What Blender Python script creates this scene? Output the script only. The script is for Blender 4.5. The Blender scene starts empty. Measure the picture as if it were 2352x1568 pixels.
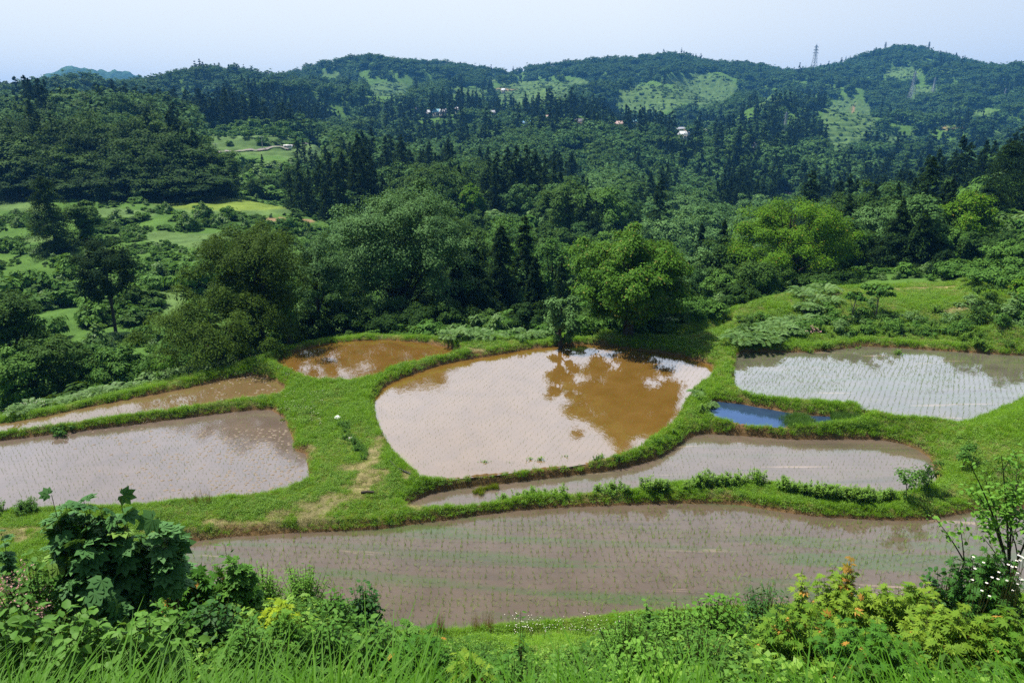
import bpy, math, random
import numpy as np
from mathutils import Vector
random.seed(7); RNG = np.random.default_rng(7)
R = math.radians
SC = bpy.context.scene; COL = SC.collection

# ------------------------------------------------------------------ camera
CAMZ, PITCH, FPX = 15.0, R(18.0), 1568.0          # photo measured on a 2352 x 1568 sheet
CT, ST = math.cos(PITCH), math.sin(PITCH)
cd = bpy.data.cameras.new('camera'); cam = bpy.data.objects.new('camera', cd); COL.objects.link(cam)
cam.location = (0, 0, CAMZ); cam.rotation_euler = (R(90) - PITCH, 0, 0)
cd.sensor_width = 36; cd.lens = 24; cd.clip_start = 0.1; cd.clip_end = 12000
SC.camera = cam
# ------------------------------------------------------------------ sky and sun
SUN_EL, SUN_AZ = R(65), R(-62)                    # azimuth from +Y, negative = to the left
sdir = Vector((math.sin(SUN_AZ) * math.cos(SUN_EL), math.cos(SUN_AZ) * math.cos(SUN_EL), math.sin(SUN_EL)))
sl = bpy.data.lights.new('sun', 'SUN'); sl.energy = 5.0; sl.angle = R(0.5); sl.color = (1.0, 0.95, 0.86)
so = bpy.data.objects.new('sun', sl); COL.objects.link(so); so.rotation_euler = sdir.to_track_quat('Z', 'Y').to_euler()
wd = bpy.data.worlds.new('World'); SC.world = wd; wd.use_nodes = True
nt = wd.node_tree; N = nt.nodes; L = nt.links; bg = N['Background']
sky = N.new('ShaderNodeTexSky'); sky.sky_type = 'NISHITA'; sky.sun_disc = False
sky.sun_elevation = SUN_EL; sky.sun_rotation = SUN_AZ; sky.dust_density = 2.0; sky.altitude = 300
tc = N.new('ShaderNodeTexCoord'); sx = N.new('ShaderNodeSeparateXYZ'); L.new(tc.outputs['Generated'], sx.inputs[0])
def wramp(src, pts):
    r = N.new('ShaderNodeValToRGB'); L.new(src, r.inputs[0])
    while len(r.color_ramp.elements) < len(pts): r.color_ramp.elements.new(0.5)
    for e, (p, c) in zip(r.color_ramp.elements, pts): e.position = p; e.color = (c, c, c, 1) if not isinstance(c, tuple) else (*c, 1)
    return r.outputs[0]
wy = N.new('ShaderNodeMath'); wy.operation = 'MULTIPLY_ADD'; L.new(sx.outputs['Y'], wy.inputs[0]); wy.inputs[1].default_value = 0.5; wy.inputs[2].default_value = 0.5
haz = wramp(sx.outputs['Z'], [(0.0, 0.95), (0.16, 0.92), (0.32, 0.35), (1.0, 0.06)])
mx = N.new('ShaderNodeMix'); mx.data_type = 'RGBA'; hy = N.new('ShaderNodeMath'); hy.operation = 'MULTIPLY'; L.new(haz, hy.inputs[0])
L.new(wramp(wy.outputs[0], [(0.3, 0.08), (0.72, 1.0)]), hy.inputs[1])      # haze brighter on the sun's side, dimmed behind the camera to cut fill light
L.new(hy.outputs[0], mx.inputs[0]); L.new(sky.outputs[0], mx.inputs[6])
hc = N.new('ShaderNodeMix'); hc.data_type = 'RGBA'
L.new(wramp(sx.outputs['X'], [(0.0, 0.0), (0.15, 0.0), (0.6, 1.0)]), hc.inputs[0])
hc.inputs[6].default_value = (10.5, 11.0, 11.1, 1); hc.inputs[7].default_value = (8.4, 9.2, 10.1, 1)
L.new(hc.outputs[2], mx.inputs[7])
# bright broken cloud higher up, seen only mirrored in the paddies
cn = N.new('ShaderNodeTexNoise'); cn.inputs['Scale'].default_value = 2.6; cn.inputs['Detail'].default_value = 5; L.new(tc.outputs['Generated'], cn.inputs['Vector'])
m1 = N.new('ShaderNodeMath'); m1.operation = 'MULTIPLY'
L.new(wramp(sx.outputs['Z'], [(0.0, 0.0), (0.17, 0.0), (0.25, 1.0), (0.46, 0.9), (0.62, 0.0)]), m1.inputs[0])
L.new(wramp(cn.outputs[0], [(0.3, 0.6), (0.6, 1.0)]), m1.inputs[1])
m2 = N.new('ShaderNodeMath'); m2.operation = 'MULTIPLY'; L.new(m1.outputs[0], m2.inputs[0])
L.new(wramp(sx.outputs['Y'], [(0.35, 0.0), (0.7, 1.0)]), m2.inputs[1])
mc = N.new('ShaderNodeMix'); mc.data_type = 'RGBA'; L.new(m2.outputs[0], mc.inputs[0]); L.new(mx.outputs[2], mc.inputs[6])
mc.inputs[7].default_value = (18.5, 20.5, 24, 1)
L.new(mc.outputs[2], bg.inputs['Color']); bg.inputs['Strength'].default_value = 0.066
SC.view_settings.view_transform = 'Standard'; SC.view_settings.look = 'None'
SC.view_settings.exposure = 0.6; SC.view_settings.gamma = 1.0
SC.render.engine = 'CYCLES'
cy = SC.cycles; cy.max_bounces = 6; cy.diffuse_bounces = 2; cy.glossy_bounces = 2; cy.transmission_bounces = 3; cy.volume_bounces = 0
cy.use_denoising = False; cy.caustics_reflective = False; cy.caustics_refractive = False

# ------------------------------------------------------------------ photo <-> place
def ray(px, py):
    u = (px - 1176) / FPX; v = (784 - py) / FPX
    return u / (CT + v * ST), (v * CT - ST) / (CT + v * ST)      # X/Y, dZ/Y
def W(px, py, D):
    a, b = ray(px, py); return Vector((a * D, D, CAMZ + b * D))
def onz(px, py, z):
    a, b = ray(px, py); D = (z - CAMZ) / b; return (a * D, D)
def proj(X, Y, Z):
    dz = Z - CAMZ; dep = Y * CT - dz * ST; up = Y * ST + dz * CT
    return 1176 + FPX * X / dep, 784 - FPX * up / dep
def mpp(D): return D * 1.03 / FPX
# ------------------------------------------------------------------ helpers
def hsh(ix, iy, s):
    n = (ix * 374761393 + iy * 668265263 + s * 974634777) & 0x7fffffff
    n = ((n ^ (n >> 13)) * 1274126177) & 0x7fffffff
    return ((n ^ (n >> 16)) & 0xffff) / 65535.0
def vnoise(x, y, s=0):
    x = np.asarray(x, float); y = np.asarray(y, float)
    ix = np.floor(x).astype(np.int64); iy = np.floor(y).astype(np.int64); fx = x - ix; fy = y - iy
    fx = fx * fx * (3 - 2 * fx); fy = fy * fy * (3 - 2 * fy)
    return (hsh(ix, iy, s) * (1 - fx) + hsh(ix + 1, iy, s) * fx) * (1 - fy) + (hsh(ix, iy + 1, s) * (1 - fx) + hsh(ix + 1, iy + 1, s) * fx) * fy
def fbm(x, y, s=0, o=4):
    r = 0; a = 0.5; t = 0
    for k in range(o): r = r + a * vnoise(np.asarray(x) * 2 ** k, np.asarray(y) * 2 ** k, s + k); t += a; a *= 0.5
    return r / t
def sstep(x, a, b):
    t = np.clip((np.asarray(x, float) - a) / (b - a), 0, 1); return t * t * (3 - 2 * t)

def mk(name, V, groups, mats=(), midx=None, smooth=False, rnd=None, col=None):
    """fast mesh: V (n,3), groups = list of (m,k) index arrays"""
    me = bpy.data.meshes.new(name); V = np.asarray(V, np.float32)
    groups = [np.asarray(g, np.int32) for g in groups if len(g)]
    me.vertices.add(len(V)); me.vertices.foreach_set('co', V.ravel())
    nl = sum(g.size for g in groups); npg = sum(len(g) for g in groups)
    me.loops.add(nl); me.polygons.add(npg)
    me.loops.foreach_set('vertex_index', np.concatenate([g.ravel() for g in groups]))
    tot = np.concatenate([np.full(len(g), g.shape[1], np.int32) for g in groups])
    me.polygons.foreach_set('loop_start', np.concatenate([[0], np.cumsum(tot)[:-1]]).astype(np.int32))
    for m in mats: me.materials.append(m)
    if midx is not None: me.polygons.foreach_set('material_index', np.asarray(midx, np.int32))
    if smooth: me.polygons.foreach_set('use_smooth', np.ones(npg, bool))
    if rnd is not None:
        at = me.attributes.new('rnd', 'FLOAT', 'FACE'); at.data.foreach_set('value', np.asarray(rnd, np.float32))
    if col is not None:
        at = me.attributes.new('Col', 'FLOAT_COLOR', 'POINT'); at.data.foreach_set('color', np.c_[col, np.ones(len(col))].astype(np.float32).ravel())
    me.update(calc_edges=True); me.validate(); return me
def tag(o, label=None, cat=None, group=None, kind=None):
    if label: o['label'] = label
    if cat: o['category'] = cat
    if group: o['group'] = group
    if kind: o['kind'] = kind
    return o
def ob(name, data, parent=None, loc=None, rz=None, sc=None, link=True):
    o = bpy.data.objects.new(name, data)
    if link: COL.objects.link(o)
    if parent: o.parent = parent
    if loc is not None: o.location = loc
    if rz is not None: o.rotation_euler[2] = rz
    if sc is not None: o.scale = (sc, sc, sc) if not hasattr(sc, '__len__') else sc
    return o
class Geo:
    """collects pieces (vertices, faces, material slot, random value) into one mesh"""
    def __init__(s): s.V = []; s.G = {}; s.n = 0
    def add(s, V, F, m=0, r=None):
        V = np.asarray(V, float); F = np.asarray(F)
        if not len(F): return
        s.V.append(V); s.G.setdefault(F.shape[1], []).append((F + s.n, np.full(len(F), m), RNG.random(len(F)) if r is None else np.broadcast_to(r, len(F)))); s.n += len(V)
    def mesh(s, name, mats, smooth=False):
        g = []; mi = []; rn = []
        for k in s.G:
            for f, m, r in s.G[k]: g.append(f); mi.append(m); rn.append(r)
        return mk(name, np.concatenate(s.V), g, mats, np.concatenate(mi), smooth, np.concatenate(rn))
def nrm(v): return v / np.maximum(np.linalg.norm(v, axis=-1, keepdims=True), 1e-9)
def tube(path, rad, sides=6):
    P = np.asarray(path, float); n = len(P); rad = np.broadcast_to(rad, n)
    T = nrm(np.gradient(P, axis=0)); ref = np.where(np.abs(T[:, 2:3]) > 0.9, [[1., 0, 0]], [[0., 0, 1]])
    A = nrm(np.cross(T, ref)); B = np.cross(T, A); an = np.arange(sides) * 2 * math.pi / sides
    V = P[:, None] + rad[:, None, None] * (A[:, None] * np.cos(an)[None, :, None] + B[:, None] * np.sin(an)[None, :, None])
    i = np.arange(n - 1)[:, None] * sides; j = np.arange(sides)[None]; j2 = (j + 1) % sides
    return V.reshape(-1, 3), np.stack([i + j, i + j2, i + sides + j2, i + sides + j], -1).reshape(-1, 4)
def bez(p0, p1, p2, n=6):
    t = np.linspace(0, 1, n)[:, None]; return (1 - t) ** 2 * np.asarray(p0) + 2 * t * (1 - t) * np.asarray(p1) + t * t * np.asarray(p2)
def leaves(P, Nn, Ln, Wd, T=None, fold=0.15):
    """diamond leaves: centres P, normals Nn, lengths, widths, optional long axis T"""
    P = np.asarray(P); k = len(P); Nn = nrm(Nn)
    T = RNG.normal(size=(k, 3)) if T is None else T
    T = nrm(T - Nn * (T * Nn).sum(1, keepdims=True)); B = np.cross(Nn, T)
    Ln = np.broadcast_to(Ln, k)[:, None]; Wd = np.broadcast_to(Wd, k)[:, None]
    V = np.stack([P - T * Ln / 2, P + B * Wd / 2 + Nn * Wd * fold, P + T * Ln / 2, P - B * Wd / 2 + Nn * Wd * fold], 1).reshape(-1, 3)
    return V, np.arange(4 * k).reshape(k, 4)
def stamp(tv, tfs, P, T, Nn, S):
    """copy a leaf template (x = width, y = length, z = normal) to many frames; returns V and face groups"""
    Nn = nrm(Nn); T = nrm(T - Nn * (T * Nn).sum(1, keepdims=True)); B = np.cross(T, Nn); k = len(P); m = len(tv)
    S = np.broadcast_to(S, k)[:, None, None]
    V = P[:, None] + S * (B[:, None] * tv[None, :, 0:1] + T[:, None] * tv[None, :, 1:2] + Nn[:, None] * tv[None, :, 2:3])
    return V.reshape(-1, 3), [(np.asarray(f)[None] + (np.arange(k) * m)[:, None, None]).reshape(-1, len(f[0])) for f in tfs]
# ------------------------------------------------------------------ materials
def mat(name, col=(0.5, 0.5, 0.5), rough=0.8, spec=0.3):
    m = bpy.data.materials.new(name); m.use_nodes = True; b = m.node_tree.nodes['Principled BSDF']
    b.inputs['Base Color'].default_value = (*col, 1); b.inputs['Roughness'].default_value = rough
    b.inputs['Specular IOR Level'].default_value = spec; return m
def nodes(m):
    nt = m.node_tree
    def n(t, **kw):
        x = nt.nodes.new(t)
        for k, v in kw.items(): setattr(x, k, v)
        return x
    return nt, n, nt.links.new, nt.nodes['Principled BSDF']
def mixc(n, l, fac, a, b, blend='MIX'):
    x = n('ShaderNodeMix', data_type='RGBA', blend_type=blend)
    for i, v in ((0, fac), (6, a), (7, b)):
        if isinstance(v, (int, float)): x.inputs[i].default_value = v
        elif isinstance(v, tuple): x.inputs[i].default_value = (*v, 1)
        else: l(v, x.inputs[i])
    return x.outputs[2]
def ramp(n, l, src, pts):
    r = n('ShaderNodeValToRGB'); l(src, r.inputs[0])
    while len(r.color_ramp.elements) < len(pts): r.color_ramp.elements.new(0.5)
    for e, (p, c) in zip(r.color_ramp.elements, pts): e.position = p; e.color = (c, c, c, 1) if not isinstance(c, tuple) else (*c, 1)
    return r.outputs[0]
def noise(n, l, scale, detail=3, vec=None, dist=0.0, rough=0.5):
    x = n('ShaderNodeTexNoise'); x.inputs['Scale'].default_value = scale; x.inputs['Detail'].default_value = detail
    x.inputs['Distortion'].default_value = dist; x.inputs['Roughness'].default_value = rough
    if vec is not None: l(vec, x.inputs['Vector'])
    return x.outputs[0]
def leafmat(name, c1, c2, trans=0.3, rough=0.5, spec=0.35, tip=None, tipat=0.9):
    """foliage: colour varies per leaf (rnd) and per plant (object random); lets some light through"""
    m = mat(name, c1, rough, spec); nt, n, l, b = nodes(m)
    at = n('ShaderNodeAttribute', attribute_name='rnd'); oi = n('ShaderNodeObjectInfo')
    ad = n('ShaderNodeMath', operation='MULTIPLY_ADD'); l(at.outputs['Fac'], ad.inputs[0]); ad.inputs[1].default_value = 0.6
    mu = n('ShaderNodeMath', operation='MULTIPLY'); l(oi.outputs['Random'], mu.inputs[0]); mu.inputs[1].default_value = 0.4; l(mu.outputs[0], ad.inputs[2])
    c = mixc(n, l, ad.outputs[0], c1, c2)
    if tip:
        g = n('ShaderNodeMath', operation='GREATER_THAN'); l(at.outputs['Fac'], g.inputs[0]); g.inputs[1].default_value = tipat
        c = mixc(n, l, g.outputs[0], c, tip)
    l(c, b.inputs['Base Color'])
    tr = n('ShaderNodeBsdfTranslucent'); l(mixc(n, l, 0.35, c, (0.25, 0.4, 0.02)), tr.inputs[0])
    ms = n('ShaderNodeMixShader'); ms.inputs[0].default_value = trans
    l(b.outputs[0], ms.inputs[1]); l(tr.outputs[0], ms.inputs[2]); l(ms.outputs[0], nt.nodes['Material Output'].inputs[0])
    return m
def barkmat(name, c1, c2, sc=6):
    m = mat(name, c1, 0.9, 0.1); nt, n, l, b = nodes(m); g = n('ShaderNodeTexCoord')
    l(mixc(n, l, noise(n, l, sc, 4, g.outputs['Object']), c1, c2), b.inputs['Base Color']); return m
BARK = barkmat('bark', (0.025, 0.02, 0.016), (0.09, 0.075, 0.06))
PALEBARK = barkmat('pale_bark', (0.16, 0.13, 0.10), (0.32, 0.28, 0.23))
STEM = barkmat('green_stem', (0.06, 0.07, 0.02), (0.12, 0.10, 0.04))
M = dict(
    cedar=leafmat('cedar_needles', (0.006, 0.021, 0.007), (0.024, 0.058, 0.016), 0.10, 0.8, 0.05),
    cedar_tip=leafmat('cedar_needles_fresh', (0.026, 0.070, 0.008), (0.08, 0.16, 0.018), 0.2, 0.8, 0.05),
    oak=leafmat('broad_leaf_deep', (0.012, 0.044, 0.006), (0.075, 0.155, 0.024), 0.18, 0.7, 0.08),
    deep=leafmat('broad_leaf_dark', (0.006, 0.027, 0.005), (0.044, 0.098, 0.015), 0.14, 0.7, 0.06),
    grey=leafmat('broad_leaf_grey', (0.014, 0.052, 0.010), (0.12, 0.25, 0.07), 0.15, 0.65, 0.10),
    cherry=leafmat('cherry_leaf', (0.034, 0.11, 0.006), (0.155, 0.32, 0.028), 0.24, 0.65, 0.1, (0.24, 0.24, 0.05), 0.96),
    lime=leafmat('zelkova_leaf', (0.036, 0.115, 0.004), (0.145, 0.29, 0.014), 0.25, 0.7, 0.08, (0.22, 0.20, 0.03), 0.975),
    pale=leafmat('pale_leaf', (0.05, 0.13, 0.030), (0.15, 0.285, 0.085), 0.22, 0.65, 0.1),
    olive=leafmat('hemlock_leaf', (0.012, 0.038, 0.003), (0.085, 0.15, 0.012), 0.18, 0.7, 0.08),
    scrub=leafmat('scrub_leaf', (0.026, 0.095, 0.010), (0.125, 0.26, 0.040), 0.22, 0.65, 0.1),
    far=leafmat('far_leaf', (0.012, 0.052, 0.012), (0.095, 0.195, 0.052), 0.15, 0.75, 0.06),
    fern=leafmat('fern_frond', (0.075, 0.17, 0.035), (0.16, 0.28, 0.075), 0.3, 0.55, 0.2),
)
# ================================================================== TERRAIN
CR = {'4b': (0.0, 746.5), '5b': (784.4, 746.5), '6b': (1568.8, 746.5), '2c': (784.4, 1045.6)}
def Z(c, *pts): return [(CR[c][0] + .33351 * x, CR[c][1] + .33351 * y) for x, y in pts]
PAD = {   # rice paddies: outline on the photo, water level
 'A': (0.0, Z('5b', (222,560),(235,500),(290,430),(400,370),(560,315),(700,270),(900,232),(1100,200),(1300,165),(1500,145),(1650,133),(1800,140),(1950,158),(2100,180),(2250,200))
        + Z('6b', (0,218),(110,245),(185,275),(212,315),(195,360),(150,400),(100,430),(60,465),(30,510),(0,560))
        + Z('5b', (2330,610),(2290,670),(2200,740),(2100,800),(2060,850),(1900,900),(1750,935),(1550,968),(1250,995),(1080,1022),(870,1042),(700,1058),(540,1056),(520,1020),(440,960),(370,890),(330,830),(280,740),(240,650))),
 'C': (-0.38, Z('5b', (450,1250),(480,1220),(600,1165),(750,1135),(900,1112),(1080,1095),(1300,1070),(1600,1035),(1800,1010),(2000,970),(2150,930),(2250,880),(2352,810))
        + Z('6b', (60,765),(150,748),(300,755),(500,768),(700,785),(900,790),(1100,785),(1350,787),(1500,815),(1620,860),(1690,910),(1730,980),(1742,1050),(1735,1095),(1640,1150),(1480,1172),(1300,1180),(1150,1168),(870,1146),(700,1118),(400,1088),(0,1100))
        + Z('5b', (2200,1120),(1900,1163),(1700,1180),(1300,1194),(1100,1230),(850,1264),(640,1276),(520,1268))),
 'B': (-0.45, [(310,1300),(352,1270),(400,1249),(520,1233),(650,1225),(800,1219),(860,1216),(1000,1198),(1100,1183),(1200,1171),(1320,1164),(1450,1160),(1570,1155),(1690,1158),(1780,1173),(1870,1186),(1960,1191),(2060,1195),(2130,1194),(2190,1183),(2260,1169),(2380,1165),(2600,1180),(2600,1330),(2352,1375),(1900,1395),(1600,1408),(1418,1420),(1285,1433),(1185,1443),(1051,1452),(934,1457),(870,1452),(700,1430),(500,1395),(350,1350),(310,1322)]),
 'D': (-0.3, [(-300,1050)] + Z('4b', (0,797),(300,760),(700,712),(1100,662),(1500,612),(1750,584),(1870,584),(1960,642),(1990,720),(2020,790),(2015,830),(2030,862),(2100,885),(2120,980),(2130,1090),(2000,1135),(1900,1165),(1700,1195),(1500,1212),(1250,1232),(1150,1250),(1000,1262),(700,1275),(250,1290),(0,1310)) + [(-300,1200)]),
 'E': (-0.2, [(-300,1035)] + Z('4b', (0,682),(300,632),(600,567),(900,507),(1200,452),(1450,397),(1600,364),(1750,344),(1850,362),(1930,400),(1970,450),(1920,508),(1700,528),(1500,556),(1200,600),(900,640),(600,680),(300,716),(0,756)) + [(-300,1070)]),
 'F': (0.1, [(628,833),(650,820),(700,801),(760,788),(830,782),(900,781),(980,788),(1030,798),(1062,810),(1018,824),(971,832),(930,842),(894,854),(860,872),(800,881),(740,882),(700,869),(660,851)]),
 'G': (0.4, Z('6b', (360,205),(420,183),(700,187),(900,187),(1050,172),(1230,147),(1400,152),(1700,172),(2000,192),(2352,212)) + [(2600,840),(2600,900)] + Z('6b', (2352,515),(2200,580),(2090,630),(1950,685),(1850,685),(1650,657),(1450,637),(1250,582),(1180,552),(1000,542),(750,528),(500,498),(410,472),(370,440),(352,400),(356,300))),
 'P': (0.1, Z('6b', (150,600),(180,540),(230,525),(400,545),(600,580),(750,608),(900,625),(1100,632),(1250,640),(1200,664),(1000,682),(860,690),(760,694),(650,698),(500,690),(400,683),(250,655))),
 'H': (-3.2, [(28,508),(60,500),(95,494),(240,482),(258,488),(200,498),(160,511),(75,525),(36,521)]),
}
POLY = {}
for k, (lv, pts) in PAD.items(): POLY[k] = (lv, np.array([onz(px, py, lv) for px, py in pts]))
def sdist(X, Y, P):
    """signed distance to polygon P (negative inside)"""
    d = np.full(X.shape, 1e9); ins = np.zeros(X.shape, bool); n = len(P)
    for i in range(n):
        x0, y0 = P[i]; x1, y1 = P[(i + 1) % n]; dx, dy = x1 - x0, y1 - y0
        t = np.clip(((X - x0) * dx + (Y - y0) * dy) / (dx * dx + dy * dy + 1e-9), 0, 1)
        d = np.minimum(d, (X - x0 - t * dx) ** 2 + (Y - y0 - t * dy) ** 2)
        if y0 != y1: ins ^= ((y0 > Y) != (y1 > Y)) & (X < (x1 - x0) * (Y - y0) / (y1 - y0) + x0)
    d = np.sqrt(d); return np.where(ins, -d, d)
# control points for the land beyond the terrace: (px, py, distance, height of what covers the ground there)
CP = [(0,180,600,20),(60,172,620,20),(110,176,620,20),(200,182,600,20),(280,188,620,20),(340,182,800,20),(430,172,900,22),(500,170,950,22),(640,174,1000,20),(700,160,1100,10),(740,140,1150,10),(800,125,1200,10),(850,120,1200,10),(930,128,1200,10),(1010,138,1200,10),(1060,145,1180,10),(1100,150,1180,10),(1135,160,1170,12),(1160,182,1150,18),(1175,186,1150,20),(1190,176,1160,16),(1215,152,1180,12),(1300,142,1200,10),(1380,125,1250,10),(1440,118,1250,10),(1530,112,1250,10),(1570,118,1250,10),(1640,130,1250,10),(1700,142,1300,10),(1760,150,1300,10),(1820,152,1300,10),(1870,157,1300,8),(1900,150,1300,10),(1960,135,1300,10),(2010,122,1300,10),(2070,108,1300,10),(2110,115,1300,10),(2180,130,1300,12),(2250,148,1300,12),(2300,158,1300,12),(2352,155,1300,12),
 (870,205,900,0),(960,190,950,8),(1060,210,900,0),(1170,205,900,2),(1270,212,900,0),(1380,190,950,8),(1500,215,880,0),(1600,205,950,2),(1750,190,1000,8),(1900,235,900,4),(2050,190,950,8),(2200,200,950,8),(2352,215,900,8),
 (400,200,600,10),(560,195,700,10),(700,200,800,10),(1000,268,700,0),(850,250,700,8),(1130,250,720,8),(1230,256,700,6),(1210,295,560,0),(1330,292,540,0),(1420,292,540,0),(1465,285,550,0),(1570,312,500,0),(1620,308,500,0),(1720,350,400,0),(1950,285,680,0),(2000,315,600,0),(1930,340,520,0),(2200,330,560,8),(2352,310,600,4),(2150,270,750,8),
 (1200,372,300,10),(1330,338,390,0),(1100,340,380,8),(950,330,400,8),(1400,420,260,8),(1800,442,330,0),(1835,452,315,0),(1700,520,200,6),(1000,395,280,4),(1450,458,230,6),(1600,420,330,8),(2000,420,330,8),(2150,400,360,8),(2352,380,380,8),
 (1150,512,150,0),(1300,555,120,2),(900,500,160,1),(750,505,150,0),
 (550,470,145,0),(350,465,150,0),(250,490,128,0),(60,508,124,0),(150,494,127,0),(640,480,145,0),(450,545,105,0),(300,520,118,.5),(150,640,85,1.5),(50,760,60,1.5),(400,610,85,1),(350,700,68,1),(250,758,60,1),(0,560,105,1),(100,570,100,1),(620,590,95,1),(620,330,280,0),(520,352,255,0),(663,344,268,0),(470,310,300,.5),(650,300,320,0),(560,390,215,3),(250,274,270,0),(100,235,400,10),(300,215,450,10),(600,240,460,12),(750,290,420,10),(800,330,380,6),(250,458,156,0),(60,450,160,0),(450,452,160,0)]
CZ = [(0,37,-2),(0,45,-4),(0,55,-5),(-300,34,-2),(-300,45,-4),(300,42,-2.8),(300,50,-4.5),(300,60,-5),(600,52,-2.5),(600,70,-7),(870,56,-2.5),(870,75,-8),(870,110,-10),(1150,58,-3),(1150,80,-9),(1150,115,-11),(1450,56,-2),(1450,75,-7),(1450,110,-13),(1700,62,-1),(1700,85,-7),(1700,130,-15),(2000,66,0),(2000,90,-2.5),(2000,140,-10),(2352,64,1.5),(2352,90,3),(2352,140,2),(2352,250,-8),(2000,250,-22),(1600,240,-20),
 (-300,60,-3),(-300,100,-2),(-300,150,-1),(-300,300,5),(-300,600,50),(2700,72,5),(2700,110,9),(2700,220,10),(2700,600,25),(2700,1300,110),(-300,1200,60)]
ca, cl, cz = [], [], []
for px, py, D, h in CP:
    a, b = ray(px, py); ca.append(a); cl.append(math.log(D)); cz.append(CAMZ + b * D - h)
for px, D, z in CZ: ca.append(ray(px, 700)[0]); cl.append(math.log(D)); cz.append(z)
for px, py, D, h in CP[:41]:                       # behind the skyline the land falls away
    a, b = ray(px, py); ca.append(a); cl.append(math.log(D * 1.45)); cz.append((CAMZ + b * D - h) * 0.45 - 10)
for px in range(-300, 2800, 300): ca.append(ray(px, 300)[0]); cl.append(math.log(3500)); cz.append(-60)
ca, cl, cz = map(np.array, (ca, cl, cz)); QX, QY = ca * 5, cl * 3
def kern(x, y): return np.sqrt((x[:, None] - QX) ** 2 + (y[:, None] - QY) ** 2 + 1e-4)
n0 = len(cz); A_ = np.zeros((n0 + 3, n0 + 3)); A_[:n0, :n0] = kern(QX, QY) - 0.02 * np.eye(n0)
A_[:n0, n0:] = np.c_[np.ones(n0), QX, QY]; A_[n0:, :n0] = A_[:n0, n0:].T
WT = np.linalg.solve(A_, np.r_[cz, 0, 0, 0])
def rbf(a, ly):
    x, y = a.ravel() * 5, ly.ravel() * 3; out = np.empty(len(x))
    for i in range(0, len(x), 40000):
        s = slice(i, i + 40000); out[s] = kern(x[s], y[s]) @ WT[:n0] + WT[n0] + WT[n0 + 1] * x[s] + WT[n0 + 2] * y[s]
    return out.reshape(a.shape)
EDGE = [(-400,1045),(-300,1020),(0,952),(150,922),(300,888),(430,855),(560,830),(640,806),(720,785),(840,771),(1000,776),(1080,788),(1180,784),(1300,777),(1450,771),(1580,780),(1650,765),(1700,735),(1800,705),(1900,690),(2100,680),(2352,672),(2900,660)]
ea = np.array([onz(x, y, 0.2)[0] / onz(x, y, 0.2)[1] for x, y in EDGE]); ey = np.array([onz(x, y, 0.2)[1] for x, y in EDGE])
NEARY = [-400, 0, 1.4, 2.4, 4, 5.5, 7, 10.5, 14, 17.2, 20]; NEARZ = [13.7, 13.5, 12.9, 11.85, 10.35, 9.0, 7.75, 4.9, 2.2, -0.2, -3]
CLEAR = [(895,205,55,17,600,1100),(1070,212,50,10,600,1100),(1225,213,95,30,600,1100),(1130,182,22,6,700,1150),(1490,226,85,32,600,1100),(1620,206,75,38,600,1100),(1560,186,45,9,600,1150),(1950,283,66,60,430,1000),(2075,168,45,14,800,1280),(620,327,170,30,225,345),(1330,337,60,9,350,430),(2320,310,70,7,450,750),(250,274,85,7,230,300),
 (700,228,34,8,600,1000),(1330,188,40,8,800,1150),(1770,236,34,13,600,1000),(2130,208,55,9,700,1100),(2240,258,60,8,600,900),(2060,318,50,10,430,700),(760,170,30,6,900,1150),(530,474,185,24,120,158),(430,545,100,24,92,113),(1160,513,115,12,135,165),(1812,444,30,13,300,345),(480,305,50,20,260,330),(250,492,110,14,110,135),(45,470,70,16,118,160),(60,548,70,10,90,112),(392,690,34,34,58,82),(215,640,60,8,74,95),(560,380,120,14,200,255),(700,350,60,20,230,300)]
def clear(px, py, D):
    m = np.zeros(np.shape(px))
    for cx, cyy, rx, ry, d0, d1 in CLEAR:
        r = ((px - cx) / rx) ** 2 + ((py - cyy) / ry) ** 2
        m = np.maximum(m, np.where((D > d0) & (D < d1), 1 - sstep(r, 0.75, 1.15), 0))
    return m
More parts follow.
